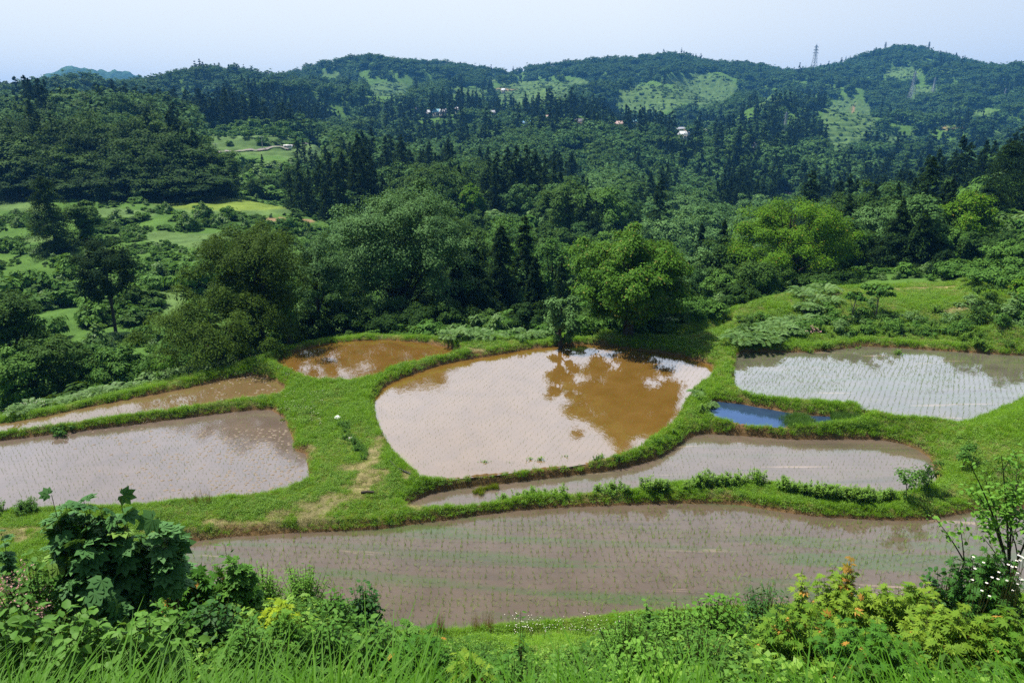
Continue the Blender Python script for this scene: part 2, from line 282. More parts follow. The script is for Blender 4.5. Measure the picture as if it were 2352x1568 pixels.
def ground(X, Y, full=False):
    X = np.atleast_1d(np.asarray(X, float)); Y = np.atleast_1d(np.asarray(Y, float)); Ys = np.maximum(Y, 3.0)
    a = X / Ys; ly = np.log(np.maximum(Ys, 26)); z = rbf(a, ly)
    amp = np.clip((Ys - 150) / 400, 0, 1)
    z = z + amp * ((fbm(X / 70, Y / 70, 3) - 0.5) * 20 + (np.abs(fbm(X / 130, Y / 190, 13, 2) - 0.5) * -2 + .3) * 46 * sstep(Ys, 420, 600) * (1 - sstep(Ys, 1000, 1150)) + (fbm(X / 240, Y / 240, 9, 2) - 0.5) * 20 * np.clip(Ys / 900, 0, 1))
    z = z + (fbm(X / 6, Y / 6, 5, 3) - 0.5) * 1.6 * sstep(Ys, 46, 60)
    pxx, pyy = proj(X, Ys, z); cl_ = clear(pxx, pyy, Ys)
    st = np.where(Ys > 300, 4.0, 1.6); zq = np.floor(z / st); fr = z / st - zq
    z = z + (Ys > 200) * cl_ * ((zq + sstep(fr, 0.55, 1.0)) * st - z) * 0.75
    # the terrace bench with its paddies
    near = Ys < 75; ye = np.interp(a, ea, ey); wq = sstep(Ys - ye, 0.3, 3.2)
    sdm = np.full(X.shape, 1e9); num = np.zeros(X.shape); den = np.zeros(X.shape); inside = np.full(X.shape, 1e9); inl = np.zeros(X.shape)
    ii = np.where(near)[0] if X.ndim == 1 else None
    for k, (lv, P) in POLY.items():
        if k == 'H': continue
        s = sdist(X[ii], Y[ii], P); w = 1 / (np.maximum(s, 0) + 0.12) ** 2
        num[ii] += w * lv; den[ii] += w
        better = s < sdm[ii]; sdm[ii] = np.where(better, s, sdm[ii]); inl[ii] = np.where(better, lv, inl[ii])
    zb = num / np.maximum(den, 1e-9); sdn = sdm + (fbm(X * 1.3, Y * 1.3, 31, 3) - 0.5) * 0.14
    rise = np.clip(sdn * 1.1, -0.28, 0.36) + sstep(sdm, 0.5, 2.5) * 0.12 + (fbm(X * 1.1, Y * 1.1, 21, 4) - 0.5) * 0.22 * sstep(sdm, 0.1, 0.6)
    lev = np.where(sdm < 0.05, inl, zb); bench = lev + rise
    bench = bench + 0.9 * sstep(Y, 47.5, 51) * sstep(X, 8, 16) + 0.9 * sstep(X - Y * 0.62, 1.0, 6) * sstep(Y, 22, 26) * (sdm > 0.3) * sstep(sdm, 0.3, 2)
    bench = bench - 0.5 * sstep(Ys - ye, -1.0, 1.0)
    zz = np.where(near, bench * (1 - wq) + z * wq, z)
    # camera hillside
    foot = 1.0 + 0.10 * sstep(-X, 4, 16) - 0.02 * sstep(X, 2, 14)
    nz = np.interp(Y / foot, NEARY, NEARZ) + (fbm(X * 0.7, Y * 0.7, 41, 3) - 0.5) * 0.5
    nz = nz + (1.15 * sstep(-X, .8, 2.6) + 1.0 * sstep(X, .5, 1.9)) * np.exp(-((Y - 7.6) / 2.9) ** 2)
    k_ = np.clip(0.5 + 0.5 * (nz - zz) / 0.5, 0, 1)
    zz = np.where(Y < 24, zz * (1 - k_) + nz * k_ , zz)
    s = sdist(X, Y, POLY['H'][1]); zz = np.where((Y > 90) & (Y < 150), np.where(s < 2.5, POLY['H'][0] + np.clip(s * 0.5, -0.3, 0.3), zz), zz)
    if full: return zz, sdm, cl_, wq
    return zz
def gz(x, y): return float(ground([x], [y])[0])
aa = np.linspace(-1.5, 1.5, 980)
yy = np.concatenate([[-30, -10, -4, -1, 0.5, 1.2], np.geomspace(2, 14, 70)[:-1], np.geomspace(14, 58, 480)[:-1], np.geomspace(58, 170, 110)[:-1], np.geomspace(170, 1450, 400)[:-1], np.geomspace(1450, 3500, 30)])
GA, GY = np.meshgrid(aa, yy); GX = GA * np.maximum(GY, 16.0)
TX, TY = GX.ravel(), GY.ravel(); TZ, TS, TC, TW = ground(TX, TY, True)
# ground cover colours: grass, mown grass, bare soil, mud at the water's edge, scrub
def blobmask(lst, X, Y):
    m = np.zeros(X.shape)
    for px, py, rx, ry in lst:
        x0, y0 = onz(px, py, 0.3); sx_ = rx * mpp(y0) ; sy_ = ry * mpp(y0) / 0.42
        m = np.maximum(m, 1 - sstep(((X - x0) / sx_) ** 2 + ((Y - y0) / sy_) ** 2 + (fbm(X * 1.7, Y * 1.7, 77, 4) - .5) * 2.4, 0.1, 1.3))
    return m
DIRT = [(808,1068,44,10),(832,1105,34,24),(870,1088,36,14),(700,1018,26,14),(690,1168,100,12),(740,1150,70,12),(785,1135,60,14),(955,1142,34,11),(936,1082,18,12),(40,1215,90,18),(1095,806,34,5),(560,1182,150,7),(1000,1128,44,6),(1900,712,60,7),(2060,694,70,5),(2150,692,70,4),(400,1200,130,8),(860,1040,30,30),(2210,745,50,10)]
cg = np.array([0.075, 0.165, 0.020]); cm = np.array([0.12, 0.19, 0.04]); cs = np.array([0.25, 0.20, 0.115]); cmu = np.array([0.17, 0.105, 0.05]); csc = np.array([0.075, 0.155, 0.03]); cf = np.array([0.095, 0.165, 0.05]); cyf = np.array([0.15, 0.215, 0.035])
n1 = fbm(TX * 0.5, TY * 0.5, 51, 4)[:, None]; n2 = fbm(TX * 2.2, TY * 2.2, 52, 3)[:, None]
TCOL = cg * (1 - n1) + cm * n1; TCOL = np.where(n2 > 0.66, TCOL * 0.6 + cs * 0.25, TCOL)
dm = blobmask(DIRT, TX, TY)[:, None] * (TY[:, None] < 60) * .8; TCOL = TCOL * (1 - dm) + cs * dm * (0.75 + 0.5 * n2)
mu = (1 - sstep(TS + (n2[:, 0] - .5) * .3, 0.10, 0.34))[:, None]; TCOL = TCOL * (1 - mu) + cmu * mu
w_ = TW[:, None]; TCOL = TCOL * (1 - w_) + csc * w_
fw = (sstep(TY, 60, 75) * TC)[:, None]; TCOL = TCOL * (1 - fw) + cf * (0.75 + 0.5 * n1) * fw
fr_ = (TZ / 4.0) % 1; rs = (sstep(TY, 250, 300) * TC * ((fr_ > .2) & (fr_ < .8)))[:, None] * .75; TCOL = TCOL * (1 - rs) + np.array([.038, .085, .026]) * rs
TPX, TPY = proj(TX, np.maximum(TY, 3), TZ)
yf = (1 - sstep(((TPX - 530) / 175) ** 2 + ((TPY - 470) / 15) ** 2, 0.6, 1.1)) * (TY > 125) * (TY < 158); TCOL = TCOL * (1 - yf[:, None]) + cyf * yf[:, None]
brn = np.zeros(len(TX))
for cx, cyy, rx, ry in [(1824,215,9,10),(1160,206,30,2),(1150,182,6,3),(1960,250,5,10),(2190,295,30,4),(640,505,60,5),(700,508,25,5),(1150,258,6,12),(2352,308,40,2)]:
    brn = np.maximum(brn, (1 - sstep(((TPX - cx) / rx) ** 2 + ((TPY - cyy) / ry) ** 2, 0.5, 1.1)) * (TY > 110))
TCOL = TCOL * (1 - brn[:, None]) + np.array([.30, .20, .12]) * brn[:, None]
nc, nr = len(aa), len(yy)
i_ = (np.arange(nr - 1)[:, None] * nc + np.arange(nc - 1)[None]).ravel()
gm = mat('grassy_ground', (.1, .2, .03), 0.95, 0.1); nt_, n, l, b = nodes(gm)
at = n('ShaderNodeAttribute', attribute_name='Col'); g = n('ShaderNodeNewGeometry')
c = mixc(n, l, 1.0, at.outputs['Color'], ramp(n, l, noise(n, l, 5.0, 6, g.outputs['Position'], rough=0.7), [(0.3, (.55, .55, .5)), (0.7, (1.35, 1.35, 1.3))]), 'MULTIPLY')
c = mixc(n, l, 1.0, c, ramp(n, l, noise(n, l, 0.22, 5, g.outputs['Position'], rough=0.6), [(0.35, (.7, .75, .7)), (0.65, (1.2, 1.15, 1.1))]), 'MULTIPLY')
l(c, b.inputs['Base Color'])
bp = n('ShaderNodeBump'); bp.inputs['Distance'].default_value = 0.06; bp.inputs['Strength'].default_value = 0.8; l(noise(n, l, 7.0, 5, g.outputs['Position'], rough=0.7), bp.inputs['Height']); l(bp.outputs[0], b.inputs['Normal'])
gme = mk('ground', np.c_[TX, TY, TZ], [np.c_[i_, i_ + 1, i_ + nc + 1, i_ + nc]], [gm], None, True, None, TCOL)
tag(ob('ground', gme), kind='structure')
# distant blue peak on the left
def peak():
    D0 = 2200; xs = np.linspace(-60, 640, 120); sky_ = np.interp(xs, [-60,40,105,130,150,165,185,215,260,300,340,420,640], [200,190,168,160,150,146,151,156,158,166,178,190,215])
    V = []
    for t in np.linspace(-1, 1, 25):
        for px, py in zip(xs, sky_):
            p = W(px, py, D0); bump = (vnoise(px * .10 + 5, t * 9, 4) - .5) * 9 + (vnoise(px * .3, t * 20, 6) - .5) * 5
            V.append((p.x * (1 + t * .12), D0 * (1 + t * .12), -60 + (p.z + 60 - 5) * (1 - abs(t)) ** 0.9 + bump * (1 - abs(t) * .5)))
    k = np.arange(24)[:, None] * 120 + np.arange(119)[None]; k = k.ravel()
    return mk('distant_hill', V, [np.c_[k, k + 1, k + 121, k + 120]], [hm], None, True)
hm = mat('wooded_hill', (.03, .07, .03), 0.95, 0.05); nt_, n, l, b = nodes(hm); g = n('ShaderNodeNewGeometry')
l(ramp(n, l, noise(n, l, 0.05, 6, g.outputs['Position'], rough=.7), [(0.35, (.012, .035, .015)), (0.65, (.07, .14, .05))]), b.inputs['Base Color'])
tag(ob('distant_hill', peak()), kind='structure')
# ------------------------------------------------------------------ water
def watermat(name, mud, mud2, ior=1.75, streak=0, rough=0.03, tint=(1, 1, 1), bump=0.02, ang=0.0):
    m = bpy.data.materials.new(name); m.use_nodes = True; nt_, n, l, b = nodes(m)
    g = n('ShaderNodeNewGeometry'); mp = n('ShaderNodeMapping'); l(g.outputs['Position'], mp.inputs[0]); mp.inputs['Rotation'].default_value = (0, 0, ang)
    c = mixc(n, l, ramp(n, l, noise(n, l, 0.7, 5, g.outputs['Position'], 0.6), [(.35, 0.0), (.7, 1.0)]), mud, mud2)
    if streak:
        ms_ = n('ShaderNodeMapping'); l(mp.outputs[0], ms_.inputs[0]); ms_.inputs['Scale'].default_value = (0.10, 1.25, 1)
        f1 = ramp(n, l, noise(n, l, 1.0, 4, ms_.outputs[0], 0.35), [(.50, 0.0), (.62, 1.0)])
        f2 = ramp(n, l, noise(n, l, 14, 3, g.outputs['Position']), [(.3, 0.25), (.6, 1.0)])
        mm = n('ShaderNodeMath', operation='MULTIPLY'); l(f1, mm.inputs[0]); l(f2, mm.inputs[1])
        m2_ = n('ShaderNodeMath', operation='MULTIPLY'); l(mm.outputs[0], m2_.inputs[0]); m2_.inputs[1].default_value = streak
        c = mixc(n, l, m2_.outputs[0], c, (0.05, 0.10, 0.022))
        ms2 = n('ShaderNodeMapping'); l(mp.outputs[0], ms2.inputs[0]); ms2.inputs['Scale'].default_value = (0.16, 1.9, 1); ms2.inputs['Location'].default_value = (7, 3, 0)
        f3 = ramp(n, l, noise(n, l, 1.0, 3, ms2.outputs[0], 0.4), [(.66, 0.0), (.73, 0.7)])
        c = mixc(n, l, f3, c, (0.30, 0.22, 0.15))
        f4 = ramp(n, l, noise(n, l, 1.3, 4, ms_.outputs[0], 0.2), [(.55, 0.0), (.7, 0.6)])
        c = mixc(n, l, f4, c, (0.07, 0.06, 0.042))
    l(c, b.inputs['Base Color']); b.inputs['Roughness'].default_value = 0.9; b.inputs['Specular IOR Level'].default_value = 0.0
    gl = n('ShaderNodeBsdfGlossy'); gl.inputs['Roughness'].default_value = rough; gl.inputs['Color'].default_value = (*tint, 1)
    bp = n('ShaderNodeBump'); bp.inputs['Strength'].default_value = 0.25; bp.inputs['Distance'].default_value = bump
    mw = n('ShaderNodeMapping'); l(g.outputs['Position'], mw.inputs[0]); mw.inputs['Scale'].default_value = (1, 0.6, 1)
    l(noise(n, l, 3.0, 3, mw.outputs[0]), bp.inputs['Height']); l(bp.outputs[0], gl.inputs['Normal'])
    fr = n('ShaderNodeFresnel'); fr.inputs['IOR'].default_value = ior; l(bp.outputs[0], fr.inputs['Normal'])
    ms = n('ShaderNodeMixShader'); l(fr.outputs[0], ms.inputs[0]); l(b.outputs[0], ms.inputs[1]); l(gl.outputs[0], ms.inputs[2])
    l(ms.outputs[0], nt_.nodes['Material Output'].inputs[0]); return m
mudA, mudA2 = (0.1360, 0.0734, 0.0136), (0.1700, 0.0952, 0.0231)
WM = {'A': watermat('water_clay', mudA, mudA2, 2.6), 'F': watermat('water_clay_brown', (0.115, 0.060, 0.012), (0.15, 0.080, 0.018), 1.9),
      'B': watermat('water_mud_algae', (.094, .069, .048), (.118, .088, .063), 1.65, 0.75, 0.06, ang=0.06), 'C': watermat('water_mud_streaked', (0.1088, 0.0830, 0.0598), (0.1360, 0.1020, 0.0748), 1.75, 0.3, 0.05, ang=-0.05),
      'D': watermat('water_mud_grey', (0.1088, 0.0816, 0.0646), (0.1428, 0.1054, 0.0816), 1.75, 0, 0.06), 'E': watermat('water_mud_brown', (0.1292, 0.0850, 0.0374), (0.1564, 0.1054, 0.0476)),
      'G': watermat('water_mud_green', (.095, .09, .065), (.125, .11, .08), 2.15, 0.35, 0.05), 'P': watermat('water_dark_pond', (.02, .04, .08), (.03, .055, .10), 1.6, 0, 0.03, (.34, .55, 1.0)),  # pond: blue of the mirrored sky put into its base colour and gloss tint
      'H': watermat('water_far', (0.2040, 0.1360, 0.0884), (0.2448, 0.1700, 0.1088))}
for k, (lv, P) in POLY.items():
    d = np.roll(P, -1, 0) - np.roll(P, 1, 0); nn = nrm(np.c_[d[:, 1], -d[:, 0]])
    area = 0.5 * np.sum(P[:, 0] * np.roll(P[:, 1], -1) - np.roll(P[:, 0], -1) * P[:, 1])
    Q = P + nn * (0.13 if area > 0 else -0.13)
    if area < 0: Q = Q[::-1]
    tag(ob('water', mk('water', np.c_[Q, np.full(len(Q), lv)], [np.arange(len(Q))[None]], [WM[k]])), kind='structure')
# ------------------------------------------------------------------ roads
def hit(px, py, d0=170, d1=1700):
    """where the line of sight through (px, py) first meets the land"""
    a, b = ray(px, py); D = np.geomspace(d0, d1, 1200); f = np.where(ground(a * D, D) >= CAMZ + b * D)[0]
    d = D[f[0]] if len(f) else D[-1]; return a * d, d
def road(name, pts, D0, w, m):
    V = []
    P = np.array([hit(x, y) for x, y in pts]); t = np.linspace(0, 1, 40); s = np.linspace(0, 1, len(P))
    X = np.interp(t, s, P[:, 0]); Y = np.interp(t, s, P[:, 1]); T = nrm(np.gradient(np.c_[X, Y], axis=0))
    for off in (-w / 2, 0, w / 2):
        x = X - T[:, 1] * off; y = Y + T[:, 0] * off; V.append(np.c_[x, y, ground(x, y) + 0.5])
    V = np.concatenate(V); k = np.arange(39); me = mk(name, V, [np.r_[np.c_[k, k + 1, k + 41, k + 40], np.c_[k + 40, k + 41, k + 81, k + 80]]], [m])
    return tag(ob(name, me), kind='structure')
RM = mat('road_concrete', (.25, .225, .21), 0.9, 0.1)
road('road', [(1792,432),(1796,438),(1808,443),(1824,447),(1840,454),(1860,462)], [345, 338, 332, 325, 318, 312], 6.5, RM)
road('road', [(480,356),(520,350),(560,349),(600,347),(660,346),(740,342)], [252, 257, 259, 262, 264, 268], 1.1, RM)
# ================================================================== PLANT BUILDERS
def broad(h, w, cb=0.15, ncl=90, per=160, leaf=0.12, seed=1, m='oak', sq=2.4, rc=None, flat=0.55, droop=0.0, trunk_r=None, limbs=10, lean=0.0, stems=1, asp=0.55, lump=0.22, bark=None, cham=0.0):
    """broadleaf tree in metres -> (trunk mesh, crown mesh)"""
    rg = np.random.default_rng(seed); rx = w / 2; z0, z1 = h * cb, h; rzz = (z1 - z0) / 2; zc = (z0 + z1) / 2
    d = nrm(rg.normal(size=(ncl, 3))); d[:, 2] = np.where(rg.random(ncl) < 0.25, np.abs(d[:, 2]), d[:, 2])
    sup = (np.sum(np.abs(d) ** sq, 1)) ** (-1 / sq)
    az = np.arctan2(d[:, 1], d[:, 0]); lo = 1 + lump * (vnoise(az * 1.3 + seed, d[:, 2] * 2 + seed, seed) * 2 - 1) + 0.08 * rg.normal(size=ncl)
    r = np.where(rg.random(ncl) < 0.74, rg.uniform(0.74, 0.98, ncl), rg.uniform(0.25, 0.75, ncl)) * lo * sup
    C = d * r[:, None] * [rx, rx, rzz] * 0.93 + [0, 0, zc]
    up_ = np.clip((C[:, 2] - z0) / (z1 - z0), 0, 1); C[:, :2] *= (1 - cham * (1 - up_) ** 1.5)[:, None]
    C[:, 0] += lean * up_
    rc = rc or 0.60 * (4 * rx * rx * rzz / ncl) ** (1 / 3)
    k = ncl * per; ci = np.repeat(np.arange(ncl), per); rcs = rc * rg.uniform(0.7, 1.3, ncl)
    g = nrm(rg.normal(size=(k, 3))) * (rg.random((k, 1)) ** 0.45); g[:, 2] = g[:, 2] * flat + 0.12
    g += 0.22 * rg.normal(size=(k, 3)) * [1, 1, .6]
    P = C[ci] + g * rcs[ci][:, None]
    P[:, 2] -= droop * rcs[ci] * np.hypot(g[:, 0], g[:, 1]) ** 1.5
    out = nrm(P - [0, 0, zc]); Nn = 0.4 * out + 0.6 * nrm(g) + np.array([0, 0, .65]) + 0.33 * rg.normal(size=(k, 3))
    T = nrm(np.c_[g[:, :2], -droop * 1.2 - 0.2 + 0.5 * rg.normal(size=k)] + 0.7 * rg.normal(size=(k, 3)))
    ls = leaf * 1.3 * rg.uniform(0.65, 1.3, k); G = Geo(); V, F = leaves(P, Nn, ls, ls * asp, T); G.add(V, F, 0, rg.random(k))
    crown = G.mesh('crown', [M[m]])
    G = Geo(); tr = trunk_r or 0.022 * h + 0.06
    for s in range(stems):
        bx = 0 if stems == 1 else rg.uniform(-.5, .5); by = 0 if stems == 1 else rg.uniform(-.3, .3)
        topz = zc + rzz * 0.55; pth = bez((bx, by, -0.6), (bx + rg.uniform(-.3, .3), by, z0 + .2 * h), (bx * 3 + lean * .5 + rg.uniform(-.4, .4), by * 3, topz), 9)
        rs = tr / stems ** .5; G.add(*tube(pth, np.linspace(rs * 1.25, rs * 0.25, 9), 8))
        for q in rg.choice(ncl, min(limbs, ncl), replace=False):
            t = rg.uniform(0.25, 0.7); st = pth[int(t * 8)]; e = C[q]
            if e[2] < st[2] - .3 * h: continue
            G.add(*tube(bez(st, (st * .5 + e * .5) + [0, 0, .12 * np.linalg.norm(e - st)], e, 6), np.linspace(rs * .45, rs * .08, 6), 5))
    return G.mesh('trunk', [bark or BARK], True), crown
def conifer(h, w, cb=0.08, nbr=140, per=60, leaf=0.30, seed=1, m='cedar', prof=0.8, droop=0.35, tip=0.06, lump=0.25, dead=0, asp=0.34):
    """conical cedar: whorls of drooping tufted branches"""
    rg = np.random.default_rng(seed); t = np.sort(rg.random(nbr) ** 1.15); t[-3:] = [0.95, 0.975, 0.99]
    az = rg.random(nbr) * 6.283; rr = w / 2 * np.clip((1 - t) ** prof * np.minimum(1, 0.55 + t * 5), 0.035, 1) * (1 + lump * (rg.random(nbr) * 2 - 1)) * (1 + .18 * np.sin(az * 3 + seed + t * 9))
    z = h * (cb + (1 - cb) * t); k = nbr * per; bi = np.repeat(np.arange(nbr), per)
    u = rg.random(k) ** 0.6; R_ = rr[bi]; sp = 0.30 * R_ ** .5 * w ** .5 * 0.42 * (0.35 + .65 * u)
    dx, dy = np.cos(az)[bi], np.sin(az)[bi]; j = rg.normal(size=(k, 3)) * .55
    P = np.c_[dx * R_ * u, dy * R_ * u, z[bi] - droop * R_ * u ** 1.4 + .10 * h / nbr ** .5] + j * sp[:, None] * [1, 1, .8]
    P[:, 2] = np.minimum(P[:, 2], h * 1.0)
    Nn = np.c_[dx * .5, dy * .5, np.full(k, .7)] + .5 * rg.normal(size=(k, 3)); T = np.c_[dx, dy, np.full(k, -.45)] + .55 * rg.normal(size=(k, 3))
    ls = leaf * rg.uniform(.6, 1.35, k); G = Geo(); V, F = leaves(P, Nn, ls, ls * asp, T); G.add(V, F, (rg.random(k) < tip * (0.4 + u)).astype(int), rg.random(k))
    crown = G.mesh('crown', [M[m], M['cedar_tip']])
    G = Geo(); G.add(*tube([(0, 0, -.8), (0, 0, h * .4), (0, 0, h * .93)], [.014 * h + .05, .010 * h + .03, .02], 7)); return G.mesh('trunk', [BARK], True), crown
def joined(tr, cr, name):
    """trunk and crown as one small far-off tree mesh"""
    G = Geo(); mats = []
    Vs, gs, mi, rn, off = [], {}, [], [], 0
    for me in (tr, cr):
        nv = len(me.vertices); co = np.empty(nv * 3, np.float32); me.vertices.foreach_get('co', co)
        npoly = len(me.polygons); li = np.empty(npoly * 4, np.int32); me.loops.foreach_get('vertex_index', li)
        r = np.empty(npoly, np.float32); me.attributes['rnd'].data.foreach_get('value', r)
        mm = np.empty(npoly, np.int32); me.polygons.foreach_get('material_index', mm)
        for x in range(npoly and len(me.materials)):
            s = mm == x; F = li.reshape(-1, 4)[s]
            if len(F): gs.setdefault(0, []).append(F + off); mi.append(np.full(len(F), len(mats))); rn.append(r[s])
            mats.append(me.materials[x])
        Vs.append(co.reshape(-1, 3)); off += nv
    return mk(name, np.concatenate(Vs), [np.concatenate(gs[0])], mats, np.concatenate(mi), False, np.concatenate(rn))
def scatter(name, P, src, rot, scl, kind='stuff', label=None, cat=None, tilt=None):
    """stuff: one object whose points each carry a copy of one of the sources"""
    P = np.asarray(P); k = len(P); me = bpy.data.meshes.new(name); me.vertices.add(k); me.vertices.foreach_set('co', P.astype(np.float32).ravel())
    rv = np.zeros((k, 3), np.float32); rv[:, 2] = rot
    if tilt is not None: rv[:, :2] = tilt
    sv = np.asarray(scl, np.float32); sv = np.repeat(sv[:, None], 3, 1) if sv.ndim == 1 else sv
    for nm, t, v in (('rot', 'FLOAT_VECTOR', rv), ('scl', 'FLOAT_VECTOR', sv)):
        me.attributes.new(nm, t, 'POINT').data.foreach_set('vector', v.ravel())
    me.attributes.new('idx', 'INT', 'POINT').data.foreach_set('value', RNG.integers(0, len(src), k).astype(np.int32))
    o = ob(name, me); ng = bpy.data.node_groups.new(name, 'GeometryNodeTree')
    ng.interface.new_socket('Geometry', in_out='INPUT', socket_type='NodeSocketGeometry'); ng.interface.new_socket('Geometry', in_out='OUTPUT', socket_type='NodeSocketGeometry')
    nn = ng.nodes; gi = nn.new('NodeGroupInput'); go = nn.new('NodeGroupOutput'); ip = nn.new('GeometryNodeInstanceOnPoints'); jn = nn.new('GeometryNodeJoinGeometry'); lk = ng.links.new
    for s in src:
        oi = nn.new('GeometryNodeObjectInfo'); oi.inputs['Object'].default_value = s; oi.inputs['As Instance'].default_value = True; lk(oi.outputs['Geometry'], jn.inputs[0])
    def na(nm, t): x = nn.new('GeometryNodeInputNamedAttribute'); x.data_type = t; x.inputs['Name'].default_value = nm; return x.outputs['Attribute']
    er = nn.new('FunctionNodeEulerToRotation'); lk(na('rot', 'FLOAT_VECTOR'), er.inputs[0])
    lk(gi.outputs[0], ip.inputs['Points']); lk(jn.outputs[0], ip.inputs['Instance']); ip.inputs['Pick Instance'].default_value = True
    lk(na('idx', 'INT'), ip.inputs['Instance Index']); lk(er.outputs[0], ip.inputs['Rotation']); lk(na('scl', 'FLOAT_VECTOR'), ip.inputs['Scale'])
    lk(ip.outputs[0], go.inputs[0]); md = o.modifiers.new('scatter', 'NODES'); md.node_group = ng
    return tag(o, label, cat, None, kind)
def tree(name, label, loc, meshes, rz=0, sc=1.0, group=None, cat='tree'):
    e = ob(name, None, None, loc, rz, sc); tag(e, label, cat, group)
    ob('trunk', meshes[0], e); ob('crown', meshes[1], e); return e
def at(px, D, py_for_a=650):
    a = ray(px, py_for_a)[0]; return a * D, D
def place(px, D, top, wpx):
    """ground position, height and width (m) of a plant seen at px whose top is at row `top`"""
    b = ray(px, top)[1]; a = ray(px, top + 60)[0]; x = a * D; z = gz(x, D); return (x, D, z), CAMZ + b * D - z, wpx * mpp(D)
# ================================================================== KEY TREES
(p, h, w) = place(908, 61, 440, 330)
tree('broadleaf_tree', 'huge domed grey-green broadleaf tree behind the brown paddy, the largest tree', p, broad(h, w, .04, 230, 396, 0.163, 11, 'grey', 4.2, None, .6, .1, .3, 16, stems=3, lump=.12))
(p, h, w) = place(1455, 46.2, 520, 292)
tree('cherry_tree', 'round cherry tree with a thick short trunk on the far bank of the central paddy', p, broad(h, w, .10, 190, 342, 0.141, 12, 'cherry', 2.3, None, .5, .3, .34, 16, cham=.25))
(p, h, w) = place(1822, 70, 455, 275)
tree('broadleaf_tree', 'bright yellow-green domed tree right of the cherry tree, tallest dome on that side', p, broad(h, w, .06, 150, 378, 0.155, 13, 'lime', 2.4, None, .55, .25, .3, 12))
(p, h, w) = place(575, 47, 500, 275)
tree('hemlock_tree', 'olive green drooping tree with feathery crown left of the huge grey-green tree', p, broad(h, w, .28, 110, 360, 0.148, 14, 'olive', 2.3, None, .5, .6, .22, 14, asp=.4, lump=.3))
(p, h, w) = place(490, 43.5, 668, 330)
tree('hemlock_tree', 'low spreading olive green drooping tree below the taller feathery one', p, broad(h, w, .0, 110, 360, 0.133, 15, 'olive', 2.6, None, .4, .6, .2, 10, asp=.4))
(p, h, w) = place(725, 54, 545, 130)
tree('broadleaf_tree', 'slender pale grey-green tree close against the left side of the huge domed tree', p, broad(h, w, .25, 60, 234, 0.133, 16, 'grey', 2.2, None, .5, .1, .16, 10, lump=.35))
(p, h, w) = place(655, 50, 600, 110)
tree('broadleaf_tree', 'leaning dark-trunked tree in the gap right of the feathery olive tree', p, broad(h, w, .3, 40, 198, 0.126, 17, 'scrub', 2.2, None, .5, .1, .2, 9, lean=-1.2, lump=.35))
# bare dead conifer
(p, h, w) = place(1012, 61, 470, 60)
G = Geo(); G.add(*tube([(0, 0, -.5), (.05, 0, h * .5), (0, 0, h)], [.16, .11, .02], 7))
for i in range(46):
    zz_ = h * random.uniform(.2, .97); a_ = random.random() * 6.28; l_ = (1.05 - zz_ / h) * 2.2 * random.uniform(.4, 1)
    G.add(*tube(bez((0, 0, zz_), (math.cos(a_) * l_ * .5, math.sin(a_) * l_ * .5, zz_ - .05), (math.cos(a_) * l_, math.sin(a_) * l_, zz_ - .25 * l_), 5), np.linspace(.03, .008, 5), 4))
tag(ob('dead_tree', G.mesh('dead_tree', [PALEBARK], True), None, p), 'bare dead conifer pole with broken side branches in front of dark cedars', 'tree')
for i, (px, D, top, wp, kind, lab) in enumerate([
    (1085, 66, 555, 120, 'cedar', 'cedar with fresh light tips just right of the dead pole'),
    (1150, 68, 520, 120, 'cedar', 'dark cedar in the hollow between the huge dome and the cherry tree'),
    (1205, 70, 498, 105, 'cedar', 'narrow ivy-clad cedar rising highest in the hollow beside the cherry tree'),
    (1228, 60, 592, 70, 'cedar', 'small pointed cedar tucked left of the cherry tree'),
    (1050, 62, 600, 100, 'cedar', 'dark cedar at the foot of the dead pole'),
    (1118, 59, 640, 110, 'cedar', 'low dark cedar on the bank behind the weedy gap between paddies'),
    (2066, 71, 462, 105, 'cedar', 'left one of the two joined dark cedars above the right paddy'),
    (2116, 69, 484, 105, 'cedar', 'right one of the two joined dark cedars, with light tips'),
    (2165, 66, 575, 90, 'cedar', 'short dark cedar at the right foot of the two joined cedars'),
    (1942, 78, 468, 90, 'cedar', 'dark cedar column just right of the bright yellow-green dome'),
    (2318, 92, 325, 200, 'cedar', 'towering dark cedar at the right edge of the view'),
    (2390, 90, 350, 190, 'cedar', 'towering dark cedar cut by the right edge of the view'),
    (2265, 88, 420, 130, 'cedar', 'dark cedar standing left of the towering ones at the right edge'),
    (2168, 90, 418, 90, 'cedar', 'dark pointed cedar left of the towering right edge stand'),
    (108, 100, 405, 100, 'cedar', 'ivy-covered dark cedar standing alone beside the small muddy paddy on the left'),
    (1660, 80, 508, 50, 'cedar', 'small slim cedar between cherry tree and bright dome'),
    (1608, 90, 515, 55, 'cedar', 'slim dark cedar just right of and behind the cherry tree'),
    (1110, 100, 545, 40, 'cedar', 'tiny pointed cedar below the grass strip in the middle')]):
    (p, h, w) = place(px, D, top, wp)
    tree('cedar_tree', lab, p, conifer(h, w, .03, 160, 140, .27, 100 + i, 'cedar', (.9 if i in (6, 7) else .66) if i != 14 else .42, .3, .16 if 'tips' in lab or 'ivy' in lab else .05, asp=.36), random.random() * 6)
(p, h, w) = place(238, 63, 555, 118)
tree('cedar_tree', 'dark lollipop cedar with a bare pole trunk on the left slope', p, broad(h, w, .36, 60, 260, .18, 31, 'cedar', 2.6, None, .8, .1, .14, 8, lump=.12, asp=.4))
